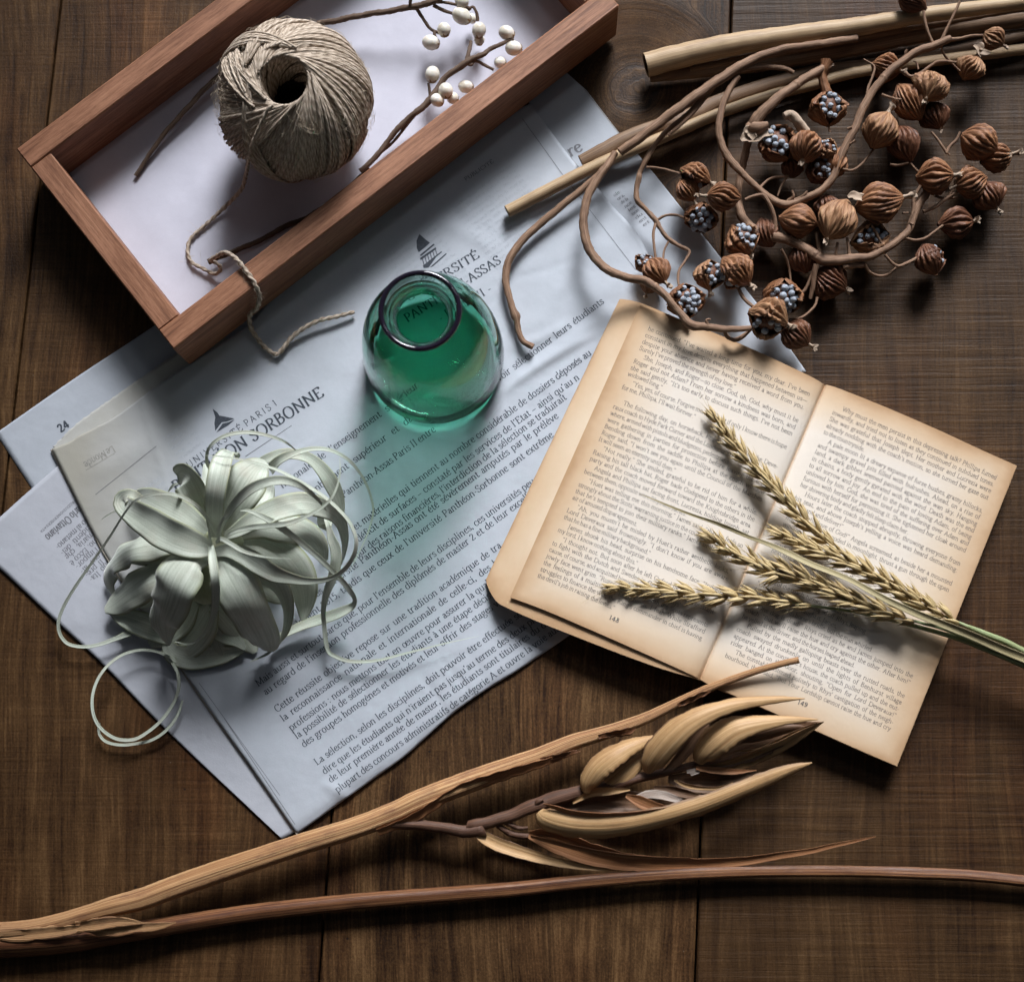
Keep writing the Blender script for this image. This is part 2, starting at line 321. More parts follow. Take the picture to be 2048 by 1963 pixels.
# ------------------------------------------------------------------ printed letters: a small serif alphabet drawn with a broad pen
# strokes separated by ';'  l=straight  c=curve  o=closed curve  h=serif(x y halfwidth)  d=dot
GL = {
'a': (42, 'c 10 37 18 45 27 43 31 33;l 31 35 31 5;c 31 6 34 0 41 4;c 31 27 15 23 8 13 13 1 22 1 31 10'),
'b': (50, 'l 10 72 10 4;l 4 70 10 72;c 10 35 20 46 34 43 43 24 36 3 22 -1 10 6'),
'c': (42, 'c 38 35 33 44 24 46 12 40 7 22 13 4 24 -1 33 2 39 9'),
'd': (50, 'c 40 38 30 46 16 43 7 22 14 2 26 -1 40 9;l 40 72 40 2;l 34 70 40 72;l 40 2 47 4'),
'e': (43, 'l 8 25 37 28;c 37 28 35 40 24 46 12 41 7 22 13 4 24 -1 33 2 39 10'),
'f': (30, 'c 33 65 27 72 19 69 14 57 14 46;l 14 47 14 0;h 14 0 8;l 4 44 27 44'),
'g': (46, 'o 22 46 11 42 10 27 20 18 32 22 34 36;l 32 42 44 45;c 18 18 9 12 14 5 30 3 41 -3 37 -17 22 -22 7 -16 6 -7 14 3'),
'h': (50, 'l 10 72 10 0;h 10 0 7;l 4 70 10 72;c 10 33 20 45 32 45 38 34 38 20;l 38 30 38 0;h 38 0 7'),
'i': (25, 'l 12 45 12 0;h 12 0 8;l 5 43 12 45;d 12 62'),
'j': (24, 'l 13 45 13 -10;c 13 -9 9 -21 1 -20;l 6 43 13 45;d 12 62'),
'k': (48, 'l 10 72 10 0;h 10 0 7;l 4 70 10 72;l 36 44 12 20;l 19 26 39 0;h 40 0 7;h 35 45 7'),
'l': (25, 'l 12 72 12 0;h 12 0 8;l 5 70 12 72'),
'm': (76, 'l 10 45 10 0;h 10 0 7;l 4 43 10 45;c 10 33 18 44 29 45 36 36 37 24;l 37 32 37 0;h 37 0 7;c 37 33 46 44 57 45 64 36 65 24;l 65 32 65 0;h 65 0 7'),
'n': (51, 'l 10 45 10 0;h 10 0 7;l 4 43 10 45;c 10 33 20 44 32 45 39 34 39 22;l 39 30 39 0;h 39 0 7'),
'o': (48, 'o 24 46 12 41 7 22 13 3 24 -1 36 4 41 23 36 42'),
'p': (50, 'l 10 45 10 -22;h 10 -22 8;l 4 43 10 45;c 10 35 20 46 34 43 43 24 36 3 22 -1 10 6'),
'q': (50, 'c 40 38 30 46 16 43 7 22 14 2 26 -1 40 9;l 40 46 40 -22;h 40 -22 8'),
'r': (36, 'l 10 45 10 0;h 10 0 8;l 4 43 10 45;c 10 31 18 43 27 46 34 41'),
's': (37, 'c 32 35 27 44 18 46 9 39 11 30 20 24 31 16 31 5 22 -1 12 1 6 10'),
't': (31, 'l 14 58 14 9;c 14 11 16 1 23 -1 31 5;l 5 44 28 44'),
'u': (51, 'l 10 45 10 14;c 10 16 13 2 22 -1 32 3 40 12;l 40 45 40 0;l 40 1 47 3;l 4 44 10 45;l 34 44 40 45'),
'v': (46, 'l 7 45 23 0;l 23 0 39 45;h 7 45 8;h 39 45 7'),
'w': (68, 'l 6 45 20 0;l 20 0 34 43;l 34 43 48 0;l 48 0 62 45;h 6 45 7;h 34 45 6;h 62 45 6'),
'x': (46, 'l 8 45 38 0;l 37 45 9 0;h 8 45 7;h 37 45 7;h 9 0 7;h 38 0 7'),
'y': (46, 'l 7 45 23 3;l 39 45 20 -10;c 20 -10 14 -21 5 -19;h 7 45 8;h 39 45 7'),
'z': (42, 'l 8 44 35 44;l 35 44 7 1;l 7 1 36 1;l 8 44 7 35;l 36 1 37 10'),
'A': (66, 'l 32 68 57 0;l 32 68 9 0;l 17 24 48 24;h 9 0 9;h 57 0 9'),
'B': (58, 'l 13 68 13 0;c 13 67 30 68 42 58 37 42 24 36 13 36;c 24 36 42 35 50 19 42 4 28 0 13 0;l 5 68 22 68;l 5 0 22 0'),
'C': (64, 'c 56 52 50 64 36 69 18 62 8 35 16 8 34 -1 50 5 58 17;l 57 67 57 50'),
'D': (70, 'l 13 68 13 0;c 13 67 34 68 56 58 64 34 54 8 34 0 13 0;l 5 68 24 68;l 5 0 24 0'),
'E': (56, 'l 14 68 14 0;l 5 67 48 67;l 48 67 49 54;l 14 36 38 36;l 5 1 50 1;l 50 1 52 15'),
'F': (52, 'l 14 68 14 0;h 14 0 9;l 5 67 46 67;l 46 67 47 54;l 14 36 37 36'),
'G': (69, 'c 56 52 50 64 36 69 18 62 8 35 16 8 34 -1 50 3 58 8;l 57 67 57 50;l 58 28 58 6;h 57 28 9'),
'H': (72, 'l 14 68 14 0;l 58 68 58 0;l 14 36 58 36;h 14 0 9;h 14 68 9;h 58 0 9;h 58 68 9'),
'I': (32, 'l 16 68 16 0;h 16 68 9;h 16 0 9'),
'J': (34, 'l 18 68 18 0;c 18 2 13 -14 3 -14;h 18 68 9'),
'K': (66, 'l 14 68 14 0;l 52 67 14 32;l 24 40 56 0;h 14 0 9;h 14 68 9;h 52 68 8;h 57 0 8'),
'L': (54, 'l 14 68 14 0;h 14 68 9;l 5 1 48 1;l 48 1 51 17'),
'M': (82, 'l 14 68 12 0;l 14 68 41 4;l 41 4 68 68;l 68 68 70 0;h 12 0 8;h 70 0 8;h 11 68 5;h 71 68 5'),
'N': (74, 'l 14 68 14 0;l 13 68 60 2;l 60 68 60 0;h 14 0 8;h 11 68 6;h 60 68 8'),
'O': (74, 'o 37 69 18 62 8 34 18 6 37 -1 56 6 66 34 56 62'),
'P': (54, 'l 14 68 14 0;c 14 67 32 68 46 58 44 41 30 32 14 33;h 14 0 9;l 6 68 20 68'),
'Q': (74, 'o 37 69 18 62 8 34 18 6 37 -1 56 6 66 34 56 62;c 34 2 48 -14 68 -16'),
'R': (62, 'l 14 68 14 0;c 14 67 32 68 46 58 44 42 30 34 14 34;h 14 0 9;l 6 68 20 68;l 28 34 54 0;h 56 0 7'),
'S': (50, 'c 42 54 36 66 24 69 11 61 12 46 26 36 40 25 42 10 30 0 16 0 7 15;l 42 66 42 53'),
'T': (62, 'l 31 68 31 0;h 31 0 9;l 6 67 56 67;l 6 67 5 54;l 56 67 57 54'),
'U': (70, 'l 14 68 14 24;c 14 26 18 4 36 -1 52 4 57 26;l 57 24 57 68;h 14 68 9;h 57 68 8'),
'V': (66, 'l 9 68 33 0;l 33 0 57 68;h 9 68 9;h 57 68 8'),
'W': (94, 'l 8 68 28 0;l 28 0 47 66;l 47 66 66 0;l 66 0 86 68;h 8 68 8;h 47 68 7;h 86 68 7'),
'Y': (62, 'l 8 68 31 34;l 54 68 31 34;l 31 36 31 0;h 31 0 9;h 8 68 8;h 54 68 8'),
'Z': (58, 'l 9 67 50 67;l 50 67 8 1;l 8 1 51 1;l 9 67 8 54;l 51 1 52 14'),
'0': (48, 'o 24 66 12 58 8 33 12 8 24 -1 36 8 40 33 36 58'), '1': (40, 'l 20 66 20 0;h 20 0 9;l 11 60 20 66'),
'2': (46, 'c 9 52 14 64 25 66 36 58 34 42 20 20 8 2;l 8 2 40 2;l 40 2 42 12'),
'3': (46, 'c 10 58 22 67 35 60 34 44 20 37;c 20 37 37 34 38 16 28 0 8 4'), '4': (48, 'l 32 66 32 0;l 32 66 5 18;l 5 18 44 18;h 32 0 7'),
'5': (46, 'l 14 66 38 66;l 14 66 12 38;c 12 38 26 44 38 32 36 10 24 -1 7 4'), '8': (48, 'o 24 66 12 54 22 38 38 22 36 6 24 -1 12 6 10 20 24 36 36 52'),
'9': (48, 'o 24 66 11 57 12 38 24 31 36 40 37 56;c 38 48 36 20 12 -1'),
'.': (22, 'd 11 3'), ',': (22, 'd 10 3;l 13 3 8 -10'), ';': (24, 'd 11 40;d 11 3;l 14 3 9 -10'), ':': (24, 'd 11 40;d 11 3'),
'!': (28, 'l 13 68 13 20;d 13 3'), '?': (40, 'c 8 55 18 68 32 60 28 42 17 32 17 20;d 17 3'),
'\u2019': (20, 'd 9 64;l 12 64 7 52'), '\u201c': (36, 'd 9 55;l 7 56 12 68;d 24 55;l 22 56 27 68'), '\u201d': (36, 'd 9 64;l 12 64 7 52;d 24 64;l 27 64 22 52'),
'-': (30, 'l 6 22 25 22'), '\u2013': (48, 'l 5 22 44 22'), '\u2014': (80, 'l 3 22 78 22'),
}
ACC = {'\u00e9': ('e', 'l 20 53 31 66'), '\u00e8': ('e', 'l 17 66 28 53'), '\u00ea': ('e', 'l 13 54 23 65;l 23 65 33 54'), '\u00e0': ('a', 'l 14 66 25 53'),
       '\u00f4': ('o', 'l 14 54 24 65;l 24 65 34 54'), '\u00c9': ('E', 'l 24 74 35 88'), '\u00e7': ('c', 'l 24 -2 18 -16')}
for k_, (b_, s_) in ACC.items(): GL[k_] = (GL[b_][0], GL[b_][1] + ';' + s_)
GL['\u0153'] = (80, GL['o'][1] + ';l 45 25 74 28;c 74 28 72 40 61 46 49 41 44 22 50 4 61 -1 70 2 76 10')
_gc = {}
def glyph(ch, thick, thin, serif):
    """-> (advance, list of (left edge pts, right edge pts))"""
    key = (ch, thick, thin, serif)
    if key in _gc: return _gc[key]
    adv, txt = GL[ch]; out = []
    for s in txt.split(';'):
        q = s.split(); k = q[0]; v = np.array([float(x) for x in q[1:]])
        if k == 'h':
            if not serif: continue
            p = np.array([[v[0] - v[2], v[1]], [v[0] + v[2], v[1]]]); w = np.full(2, thin * 0.62)
            out.append((p + [0, w[0]], p - [0, w[0]])); continue
        if k == 'd':
            r = thick * 0.62; out.append((np.array([[v[0] - r, v[1] - r * .5], [v[0] - r * .5, v[1] + r], [v[0] + r * .5, v[1] + r]]), np.array([[v[0] - r * .5, v[1] - r], [v[0] + r * .5, v[1] - r], [v[0] + r, v[1] + r * .5]]))); continue
        p = v.reshape(-1, 2)
        if k == 'c': p = cat(p, max(5, 2 * len(p)))
        if k == 'o': p = cat(p, 2 * len(p) + 5, closed=True)
        t = unit(np.gradient(p, axis=0)); ang = np.arctan2(t[:, 1], t[:, 0])
        w = (thin + (thick - thin) * np.abs(np.sin(ang - R_(-14) if k != 'l' else ang + R_(12)))) * 0.5
        nrm = np.stack([-t[:, 1], t[:, 0]], 1)
        out.append((p + nrm * w[:, None], p - nrm * w[:, None]))
    _gc[key] = (adv, out); return _gc[key]
def width(txt, track=0, space=20):
    return sum((space if c == ' ' else GL[c][0] + track) for c in txt)
def write(mb, txt, a, b, zf, sc, thick=8.5, thin=3.2, serif=True, track=0, fit=True, lift=0.12, bow=0.0, mirror=False):
    """set one line from pixel a towards pixel b; sc = px per letter unit; zf gives the paper's height"""
    a = np.array(a, float); b = np.array(b, float); d = b - a; L = np.linalg.norm(d); e = d / L; up = np.array([e[1], -e[0]])
    if mirror: up = -up
    space = 20.0; W = width(txt, track, space); ns = txt.count(' '); sx = sc
    if fit:
        if ns and 0.72 < W * sc / L < 1.25:      # justify: the spaces take most of the slack
            sx = sc * (1 + (L / (W * sc) - 1) * 0.45); space += (L / sx - W) / ns
            if space < 11: sx *= L / (sx * (W + ns * (11 - 20.0))); space = 11
        else: sx = L / W
    x = 0.0
    for ch in txt:
        if ch == ' ': x += space; continue
        adv, st = glyph(ch, thick, thin, serif)
        for l, r in st:
            pts = np.stack([l, r], 1); gx = (pts[..., 0] + x) * sx; gy = pts[..., 1] * sc
            if bow: gy = gy + bow * np.sin(np.pi * np.clip(gx / L, 0, 1))
            px = a + gx[..., None] * e + gy[..., None] * up
            mb.grid(P(px[..., 0], px[..., 1], zf(px[..., 0], px[..., 1]) + lift))
        x += adv + track
def fillpoly(mb, pts, zf, lift=0.12):
    p = np.array(pts, float); mb.add(P(p[:, 0], p[:, 1], zf(p[:, 0], p[:, 1]) + lift), [[list(range(len(p)))]])
def rule(mb, a, b, w, zf, lift=0.1, n=24):
    a = np.array(a, float); b = np.array(b, float); t = np.linspace(0, 1, n)[:, None]; p = a + (b - a) * t
    d = unit(b - a); nn = np.array([-d[1], d[0]]) * w / 2
    q = np.stack([p + nn, p - nn], 1); mb.grid(P(q[..., 0], q[..., 1], zf(q[..., 0], q[..., 1]) + lift))

def inkmat(name, c, rough=0.7):
    m, nt, b = newmat(name); f = noise(nt, coord(nt, (9, 9, 9), True), 1.0, 3)
    nt.links.new(ramp(nt, f, [(0.3, tuple(0.75 * x for x in c)), (0.7, tuple(min(1, 1.3 * x) for x in c))]), b.inputs['Base Color'])
    b.inputs['Roughness'].default_value = rough; b.inputs['Specular IOR Level'].default_value = 0.2
    return m
M_ink = inkmat('newspaper_ink', (0.048, 0.056, 0.07)); M_inkb = inkmat('book_ink', (0.13, 0.12, 0.115)); M_ghost = inkmat('faint_ink', (0.26, 0.25, 0.23)); M_inkpale = inkmat('pale_ink', (0.16, 0.16, 0.175))

# ------------------------------------------------------------------ the table: wide old planks running away from the viewer
def table_material():
    m, nt, b = newmat('old_plank_wood')
    tc = N_(nt, 'ShaderNodeTexCoord'); obj = tc.outputs['Object']
    oi = N_(nt, 'ShaderNodeObjectInfo')
    # a knot the grain flows round
    K = P(*SRC.p(1272, 178), 0)
    dv = N_(nt, 'ShaderNodeVectorMath', operation='DISTANCE'); nt.links.new(obj, dv.inputs[0]); dv.inputs[1].default_value = (K[0], K[1], 0)
    mr = N_(nt, 'ShaderNodeMapRange', interpolation_type='SMOOTHERSTEP'); mr.inputs[1].default_value = 0.012; mr.inputs[2].default_value = 0.062; mr.inputs[3].default_value = 1; mr.inputs[4].default_value = 0
    nt.links.new(dv.outputs['Value'], mr.inputs[0]); kn = mr.outputs[0]
    sep = N_(nt, 'ShaderNodeSeparateXYZ'); nt.links.new(obj, sep.inputs[0])
    wob = noise(nt, coord(nt, (5, 2.2, 1), False), 1.0, 2)
    gx = math_(nt, 'MULTIPLY_ADD', wob, 0.07, sep.outputs[0]); gx = math_(nt, 'MULTIPLY_ADD', oi.outputs['Random'], 3.1, gx)
    kw = noise(nt, coord(nt, (38, 22, 1), False), 1.0, 3); px = math_(nt, 'MULTIPLY', math_(nt, 'MULTIPLY_ADD', kw, 0.05, math_(nt, 'SUBTRACT', dv.outputs['Value'], 0.045)), kn)
    gx = math_(nt, 'ADD', math_(nt, 'MULTIPLY', gx, math_(nt, 'SUBTRACT', 1.0, math_(nt, 'MULTIPLY', kn, 0.6))), math_(nt, 'MULTIPLY', px, 0.75))
    def grain(kx, ky, det=5, dist=0.0, own=True):
        cv = N_(nt, 'ShaderNodeCombineXYZ'); nt.links.new(math_(nt, 'MULTIPLY', gx if own else sep.outputs[0], kx), cv.inputs[0])
        nt.links.new(math_(nt, 'MULTIPLY', sep.outputs[1], ky), cv.inputs[1]); nt.links.new(math_(nt, 'MULTIPLY', oi.outputs['Random'], 40.0), cv.inputs[2])
        return noise(nt, cv.outputs[0], 1.0, det, 0.62, dist)
    g1 = grain(260, 7.5, 6, .4); g2 = grain(760, 48, 3); spk = noise(nt, coord(nt, (900, 620, 1), False), 1.0, 3, .7); mot = noise(nt, coord(nt, (34, 20, 1), False, (3, 3, 0)), 1.0, 4, .65); st = grain(44, 1.6, 4); saw = grain(9, 330, 4, 0, False); saw2 = grain(26, 760, 3, 0, False); sawm = grain(10, 9, 3, 0, False)
    sawamt = ramp(nt, sawm, [(0.42, (0.08, 0.08, 0.08)), (0.60, (1, 1, 1))])
    v = math_(nt, 'MULTIPLY', g1, 0.34); v = math_(nt, 'MULTIPLY_ADD', math_(nt, 'SUBTRACT', spk, .5), 0.20, v); v = math_(nt, 'MULTIPLY_ADD', math_(nt, 'SUBTRACT', mot, .5), 0.26, v)
    v = math_(nt, 'MULTIPLY_ADD', g2, 0.22, v); v = math_(nt, 'MULTIPLY_ADD', st, 0.20, v)
    oc = N_(nt, 'ShaderNodeSeparateColor'); nt.links.new(oi.outputs['Color'], oc.inputs[0])        # each board is sawn differently
    v = math_(nt, 'MULTIPLY_ADD', math_(nt, 'SUBTRACT', v, .38), oc.outputs[1], .38)
    sw = math_(nt, 'MULTIPLY_ADD', saw2, 0.4, math_(nt, 'MULTIPLY', saw, 0.6)); sw = math_(nt, 'MULTIPLY', math_(nt, 'SUBTRACT', sw, 0.5), oc.outputs[0])
    v2 = math_(nt, 'MULTIPLY_ADD', math_(nt, 'MULTIPLY', sw, sawamt), 0.23, v)
    v2 = math_(nt, 'ADD', v2, 0.125)
    col = ramp(nt, v2, [(0.33, (0.007, 0.0025, 0.0007)), (0.43, (0.030, 0.0128, 0.0042)), (0.53, (0.080, 0.0395, 0.0145)), (0.67, (0.190, 0.103, 0.043))])
    big = noise(nt, coord(nt, (7, 5, 1), False), 1.0, 3)
    col = mix(nt, ramp(nt, big, [(0.35, (0.45, 0.45, 0.45)), (0.65, (0, 0, 0))]), col, (0.50, 0.44, 0.40), 'MULTIPLY')
    redd = noise(nt, coord(nt, (16, 4, 1), False, (5, 2, 0)), 1.0, 3)
    col = mix(nt, ramp(nt, redd, [(0.5, (0, 0, 0)), (0.7, (0.5, 0.5, 0.5))]), col, (1.15, 0.82, 0.66), 'MULTIPLY')
    vor = N_(nt, 'ShaderNodeTexVoronoi'); vor.inputs['Scale'].default_value = 46; nt.links.new(obj, vor.inputs['Vector'])
    pit = math_(nt, 'LESS_THAN', vor.outputs['Distance'], 0.030)
    col = mix(nt, math_(nt, 'MULTIPLY', pit, 0.85), col, (0.008, 0.005, 0.004))
    vs2 = N_(nt, 'ShaderNodeTexVoronoi'); vs2.inputs['Scale'].default_value = 70; nt.links.new(coord(nt, (1, 1, 1), False, (.3, .7, 0)), vs2.inputs['Vector'])
    col = mix(nt, math_(nt, 'MULTIPLY', math_(nt, 'LESS_THAN', vs2.outputs['Distance'], 0.020), 0.55), col, (0.20, 0.16, 0.12))        # specks of dust
    cb = N_(nt, 'ShaderNodeCombineColor'); [nt.links.new(oc.outputs[2], cb.inputs[i_]) for i_ in range(3)]
    col = mix(nt, 1.0, col, cb.outputs[0], 'MULTIPLY')
    nt.links.new(col, b.inputs['Base Color']); b.inputs['Roughness'].default_value = 0.52; b.inputs['Specular IOR Level'].default_value = 0.20
    h = math_(nt, 'MULTIPLY_ADD', sw, 0.5, v); h = math_(nt, 'SUBTRACT', h, math_(nt, 'MULTIPLY', pit, 0.5))
    bump(nt, b, h, 0.75, 0.0011)
    return m
M_table = table_material()
table = thing('table_top', 'dark brown table top of wide rough sawn planks', 'table', (0, 0, 0), kind='structure')
sA, sB = P(1390, 1963), P(1463, 0); sdir = unit(sB - sA)[:2]; snor = np.array([sdir[1], -sdir[0]])
w1 = abs((P(642, 1900)[:2] - sA[:2]) @ snor)
for k in range(-3, 4):
    off = sA[:2] + snor * (w1 * k)
    o3 = np.array([*(off - sdir * 0.45), -0.03]); gap = 0.0012
    mb = MB(); ww = w1 - gap
    o3 = o3 + np.array([*(snor * gap / 2), 0])
    nL = 1.5
    mb.box(o3, np.array([*(sdir * nL), 0]), np.array([*(snor * ww), 0]), np.array([0, 0, 0.03]), 0.0007)
    pk = mb.build('plank', M_table, table, smooth=False); pk.color = {0: (1.35, .62, .72, 1), -1: (.35, 1.25, .86, 1), -2: (1.0, .85, 1.0, 1)}.get(k, (.8, 1, .9, 1))

# ------------------------------------------------------------------ paper
def papermat(name, base, blue, var=0.12, btr=0.5, rough=0.8, edge=None):
    m, nt, b = newmat(name)
    f = noise(nt, coord(nt, (60, 60, 60), False), 1.0, 4); f2 = noise(nt, coord(nt, (900, 900, 900), False), 1.0, 4, 0.7)
    c = mix(nt, f, tuple(x * (1 - var) for x in base), blue)
    c = mix(nt, math_(nt, 'MULTIPLY', f2, 0.35), c, tuple(x * 0.72 for x in base))
    nt.links.new(c, b.inputs['Base Color']); b.inputs['Roughness'].default_value = rough; b.inputs['Specular IOR Level'].default_value = 0.25
    f3 = noise(nt, coord(nt, (34, 34, 34), False), 1.0, 3, 0.5, 0.15)
    h = math_(nt, 'MULTIPLY_ADD', f2, 0.05, f3); bump(nt, b, h, btr, 0.0022)
    return m
M_news = papermat('newsprint', (0.435, 0.46, 0.505), (0.475, 0.50, 0.55))
M_news2 = papermat('newsprint_older', (0.45, 0.46, 0.505), (0.49, 0.50, 0.545))
M_newst = papermat('newsprint_yellowed', (0.46, 0.44, 0.39), (0.49, 0.49, 0.48))

_w = [(RNG.random() * 6.28, RNG.random() * 6.28, RNG.random() * 6.28) for _ in range(9)]
def und(x, y, k=0):
    """soft waves of a handled sheet, in mm (0..1)"""
    a, b, c = _w[k]
    u = (x * 0.81 - y * 0.59); v = (x * 0.59 + y * 0.81)
    s = np.sin(u / 61 + a + 0.8 * np.sin(v / 90 + b)) * .32 + np.sin(v / 47 + b + 0.9 * np.sin(u / 130 + c)) * .22 + np.sin((u + v) / 33 + c) * .08 + np.sin((u * .7 - v) / 140 + a) * .3
    return 0.5 + 0.5 * s
def coons(top, bot, lef, rig, nu, nv):
    T, B, L, Rr = cat(SRC(top)[:, :2], nu), cat(SRC(bot)[:, :2], nu), cat(SRC(lef)[:, :2], nv), cat(SRC(rig)[:, :2], nv)
    u = np.linspace(0, 1, nu)[None, :, None]; v = np.linspace(0, 1, nv)[:, None, None]
    return (1 - v) * T[None] + v * B[None] + (1 - u) * L[:, None] + u * Rr[:, None] - ((1 - u) * (1 - v) * T[0] + u * (1 - v) * T[-1] + (1 - u) * v * B[0] + u * v * B[-1])
def sheet(mb, px, zf, thick, torn=0.0, g=None):
    px = px.copy()
    if torn:
        n = px.shape[1]; px[0, :, 1] += RNG.normal(0, torn, n); px[0, :, 0] += RNG.normal(0, torn, n)
    z = zf(px[..., 0], px[..., 1]); top = P(px[..., 0], px[..., 1], z)
    zb = z - thick; bot = top.copy(); bot[..., 2] -= thick * 0.001
    mb.grid(top, g); mb.grid(bot, g)
    def rim(s): return np.concatenate([s[0], s[1:, -1], s[-1, -2::-1], s[-2:0:-1, 0]])
    a, b = rim(top), rim(bot); q = np.stack([a, b], 1); mb.grid(q, None if g is None else np.repeat(rim(g)[:, None], 2, 1), cu=True)

# ---- under-sheet with page number 24
z1 = lambda x, y: 0.35 + 0.35 * und(x, y, 1)
s24 = thing('newspaper_sheet', 'bluish newspaper page numbered 24 sticking out under the corner of the wooden tray', 'newspaper', P(250, 820, 0))
mb = MB(); sheet(mb, coons('-8,866 150,756 300,657 520,505', '66,980 240,900 420,800 640,680', '-8,866 28,922 66,980', '520,505 580,590 640,680', 60, 40), z1, 0.15)
mb.build('page', M_news, s24, weld=1e-6)
N5 = Zm(0, 640, 3.614)
mb = MB(); write(mb, '24', N5.p(437, 815), N5.p(508, 765), z1, 0.235, 14, 11, serif=False); mb.build('printed_number', M_ink, s24, recalc=False)
# ---- sheet with the Italian column
z2 = lambda x, y: 1.25 + 0.5 * und(x, y, 2)
sit = thing('newspaper_sheet', 'crumpled newspaper page with an upside-down Italian column, lying lowest at the left edge', 'newspaper', P(150, 1120, 0))
mb = MB(); sheet(mb, coons('-60,1088 64,976 190,868 300,775', '564,1677 578,1670 588,1664 597,1660', '-60,1088 0,1137 115,1244 206,1328 342,1468 564,1677', '300,775 420,1020 500,1300 560,1560 597,1660', 50, 90), z2, 0.15)
mb.build('page', M_news2, sit, weld=1e-6)
mb = MB()
write(mb, 'Carlo Ottaviano', N5.p(590, 1320), N5.p(322, 1560), z2, 0.22, 13, 6)
write(mb, 'RIPRODUZIONE RISERVATA', N5.p(560, 1275), N5.p(285, 1525), z2, 0.075, 8, 6, serif=False, track=6)
for t, a, b in (('mo al metano-', (640, 1410), (398, 1635)), ('accidenti del-', (680, 1440), (432, 1678)), ('primaria. che', (715, 1480), (465, 1705)), ('primo. Ecco \u00e8', (748, 1520), (500, 1748)), ('ro l\u2019impor-', (760, 1575), (540, 1775)), ('di cui al-', (770, 1625), (575, 1812)), ('si. Il pre-', (785, 1670), (612, 1835)), ('vino Ita-', (800, 1720), (642, 1868))):
    write(mb, t, N5.p(*a), N5.p(*b), z2, 0.17, 8.5, 4)
mb.build('printed_text', M_inkpale, sit, recalc=False)
# ---- sheet sticking out at the right, under the branches
z4 = lambda x, y: 0.4 + 0.9 * und(x, y, 4)
sre = thing('newspaper_sheet', 'grey-blue newspaper page with a narrow column reaching out beneath the dried branches', 'newspaper', P(1250, 420, 0))
mb = MB(); sheet(mb, coons('1000,60 1090,110 1172,180', '1380,830 1500,800 1612,742', '1000,60 1100,300 1250,580 1380,830', '1172,180 1240,268 1302,340 1435,507 1540,640 1612,742', 60, 110), z4, 0.2)
mb.build('page', M_news, sre, weld=1e-6)
N4 = Zm(800, 180, 4)
mb = MB(); write(mb, 're', N4.p(1362, 535), N4.p(1466, 478), z4, 0.32, 13, 5)
for i in range(9):
    a = np.array(N4.p(1715 + 29 * i, 855 + 30 * i)); write(mb, ['ole-', 'ora,', 'de la', 'nce', 'les', 'tion', 'du', 'ent', 'et'][i], a, a + np.array([14, -10.3]), z4, 0.09, 9, 5)
mb.build('printed_text', M_inkpale, sre, recalc=False)
mb = MB(); 
for (a, b, w) in (((1168, 178), (1243, 274), 1.6), ((1128, 300), (1180, 360), 1.2)): rule(mb, a, b, w, z4)  # ink lines drawn along the sheet edges
mb.build('drawn_line', M_ghost, sre, recalc=False)

# ---- the main folded newspaper
FOLD = cat(SRC('594,1667 695,1594 810,1511 880,1448 940,1400 1000,1362 1060,1324 1149,1263 1270,1180 1400,1090')[:, :2], 160)
TRAYQ = np.array([(40, 300), (360, 720), (1260, 40), (900, -300)], float)
def pdist(x, y, line):
    q = np.stack([np.asarray(x, float).ravel(), np.asarray(y, float).ravel()], 1)
    out = np.empty(len(q))
    for i in range(0, len(q), 4000): out[i:i + 4000] = np.sqrt(((q[i:i + 4000, None] - line[None]) ** 2).sum(-1).min(1))
    return out.reshape(np.shape(x))
def crease(x, y, a, b, w, h, bow=0):
    a = np.array(a, float); b = np.array(b, float); d = b - a; L = np.hypot(*d); e = d / L
    s = (x - a[0]) * e[0] + (y - a[1]) * e[1]; t = -(x - a[0]) * e[1] + (y - a[1]) * e[0] + bow * np.sin(np.pi * np.clip(s / L, 0, 1))
    return h * np.exp(-(t / w) ** 2) * np.clip(s / L * 4, 0, 1) * np.clip((1 - s / L) * 4, 0, 1)
_r5 = np.random.default_rng(5)
CRS = []
for _ in range(26):
    c_ = np.array([_r5.uniform(300, 1250), _r5.uniform(350, 1550)]); t_ = _r5.choice([-0.65, 0.95, -0.2, 1.3]) + _r5.normal(0, .25); l_ = _r5.uniform(40, 150); d_ = np.array([math.cos(t_), math.sin(t_)]) * l_
    CRS.append((c_ - d_, c_ + d_, _r5.uniform(3, 9), _r5.choice([-1, 1]) * _r5.uniform(.15, .42), _r5.normal(0, 8)))
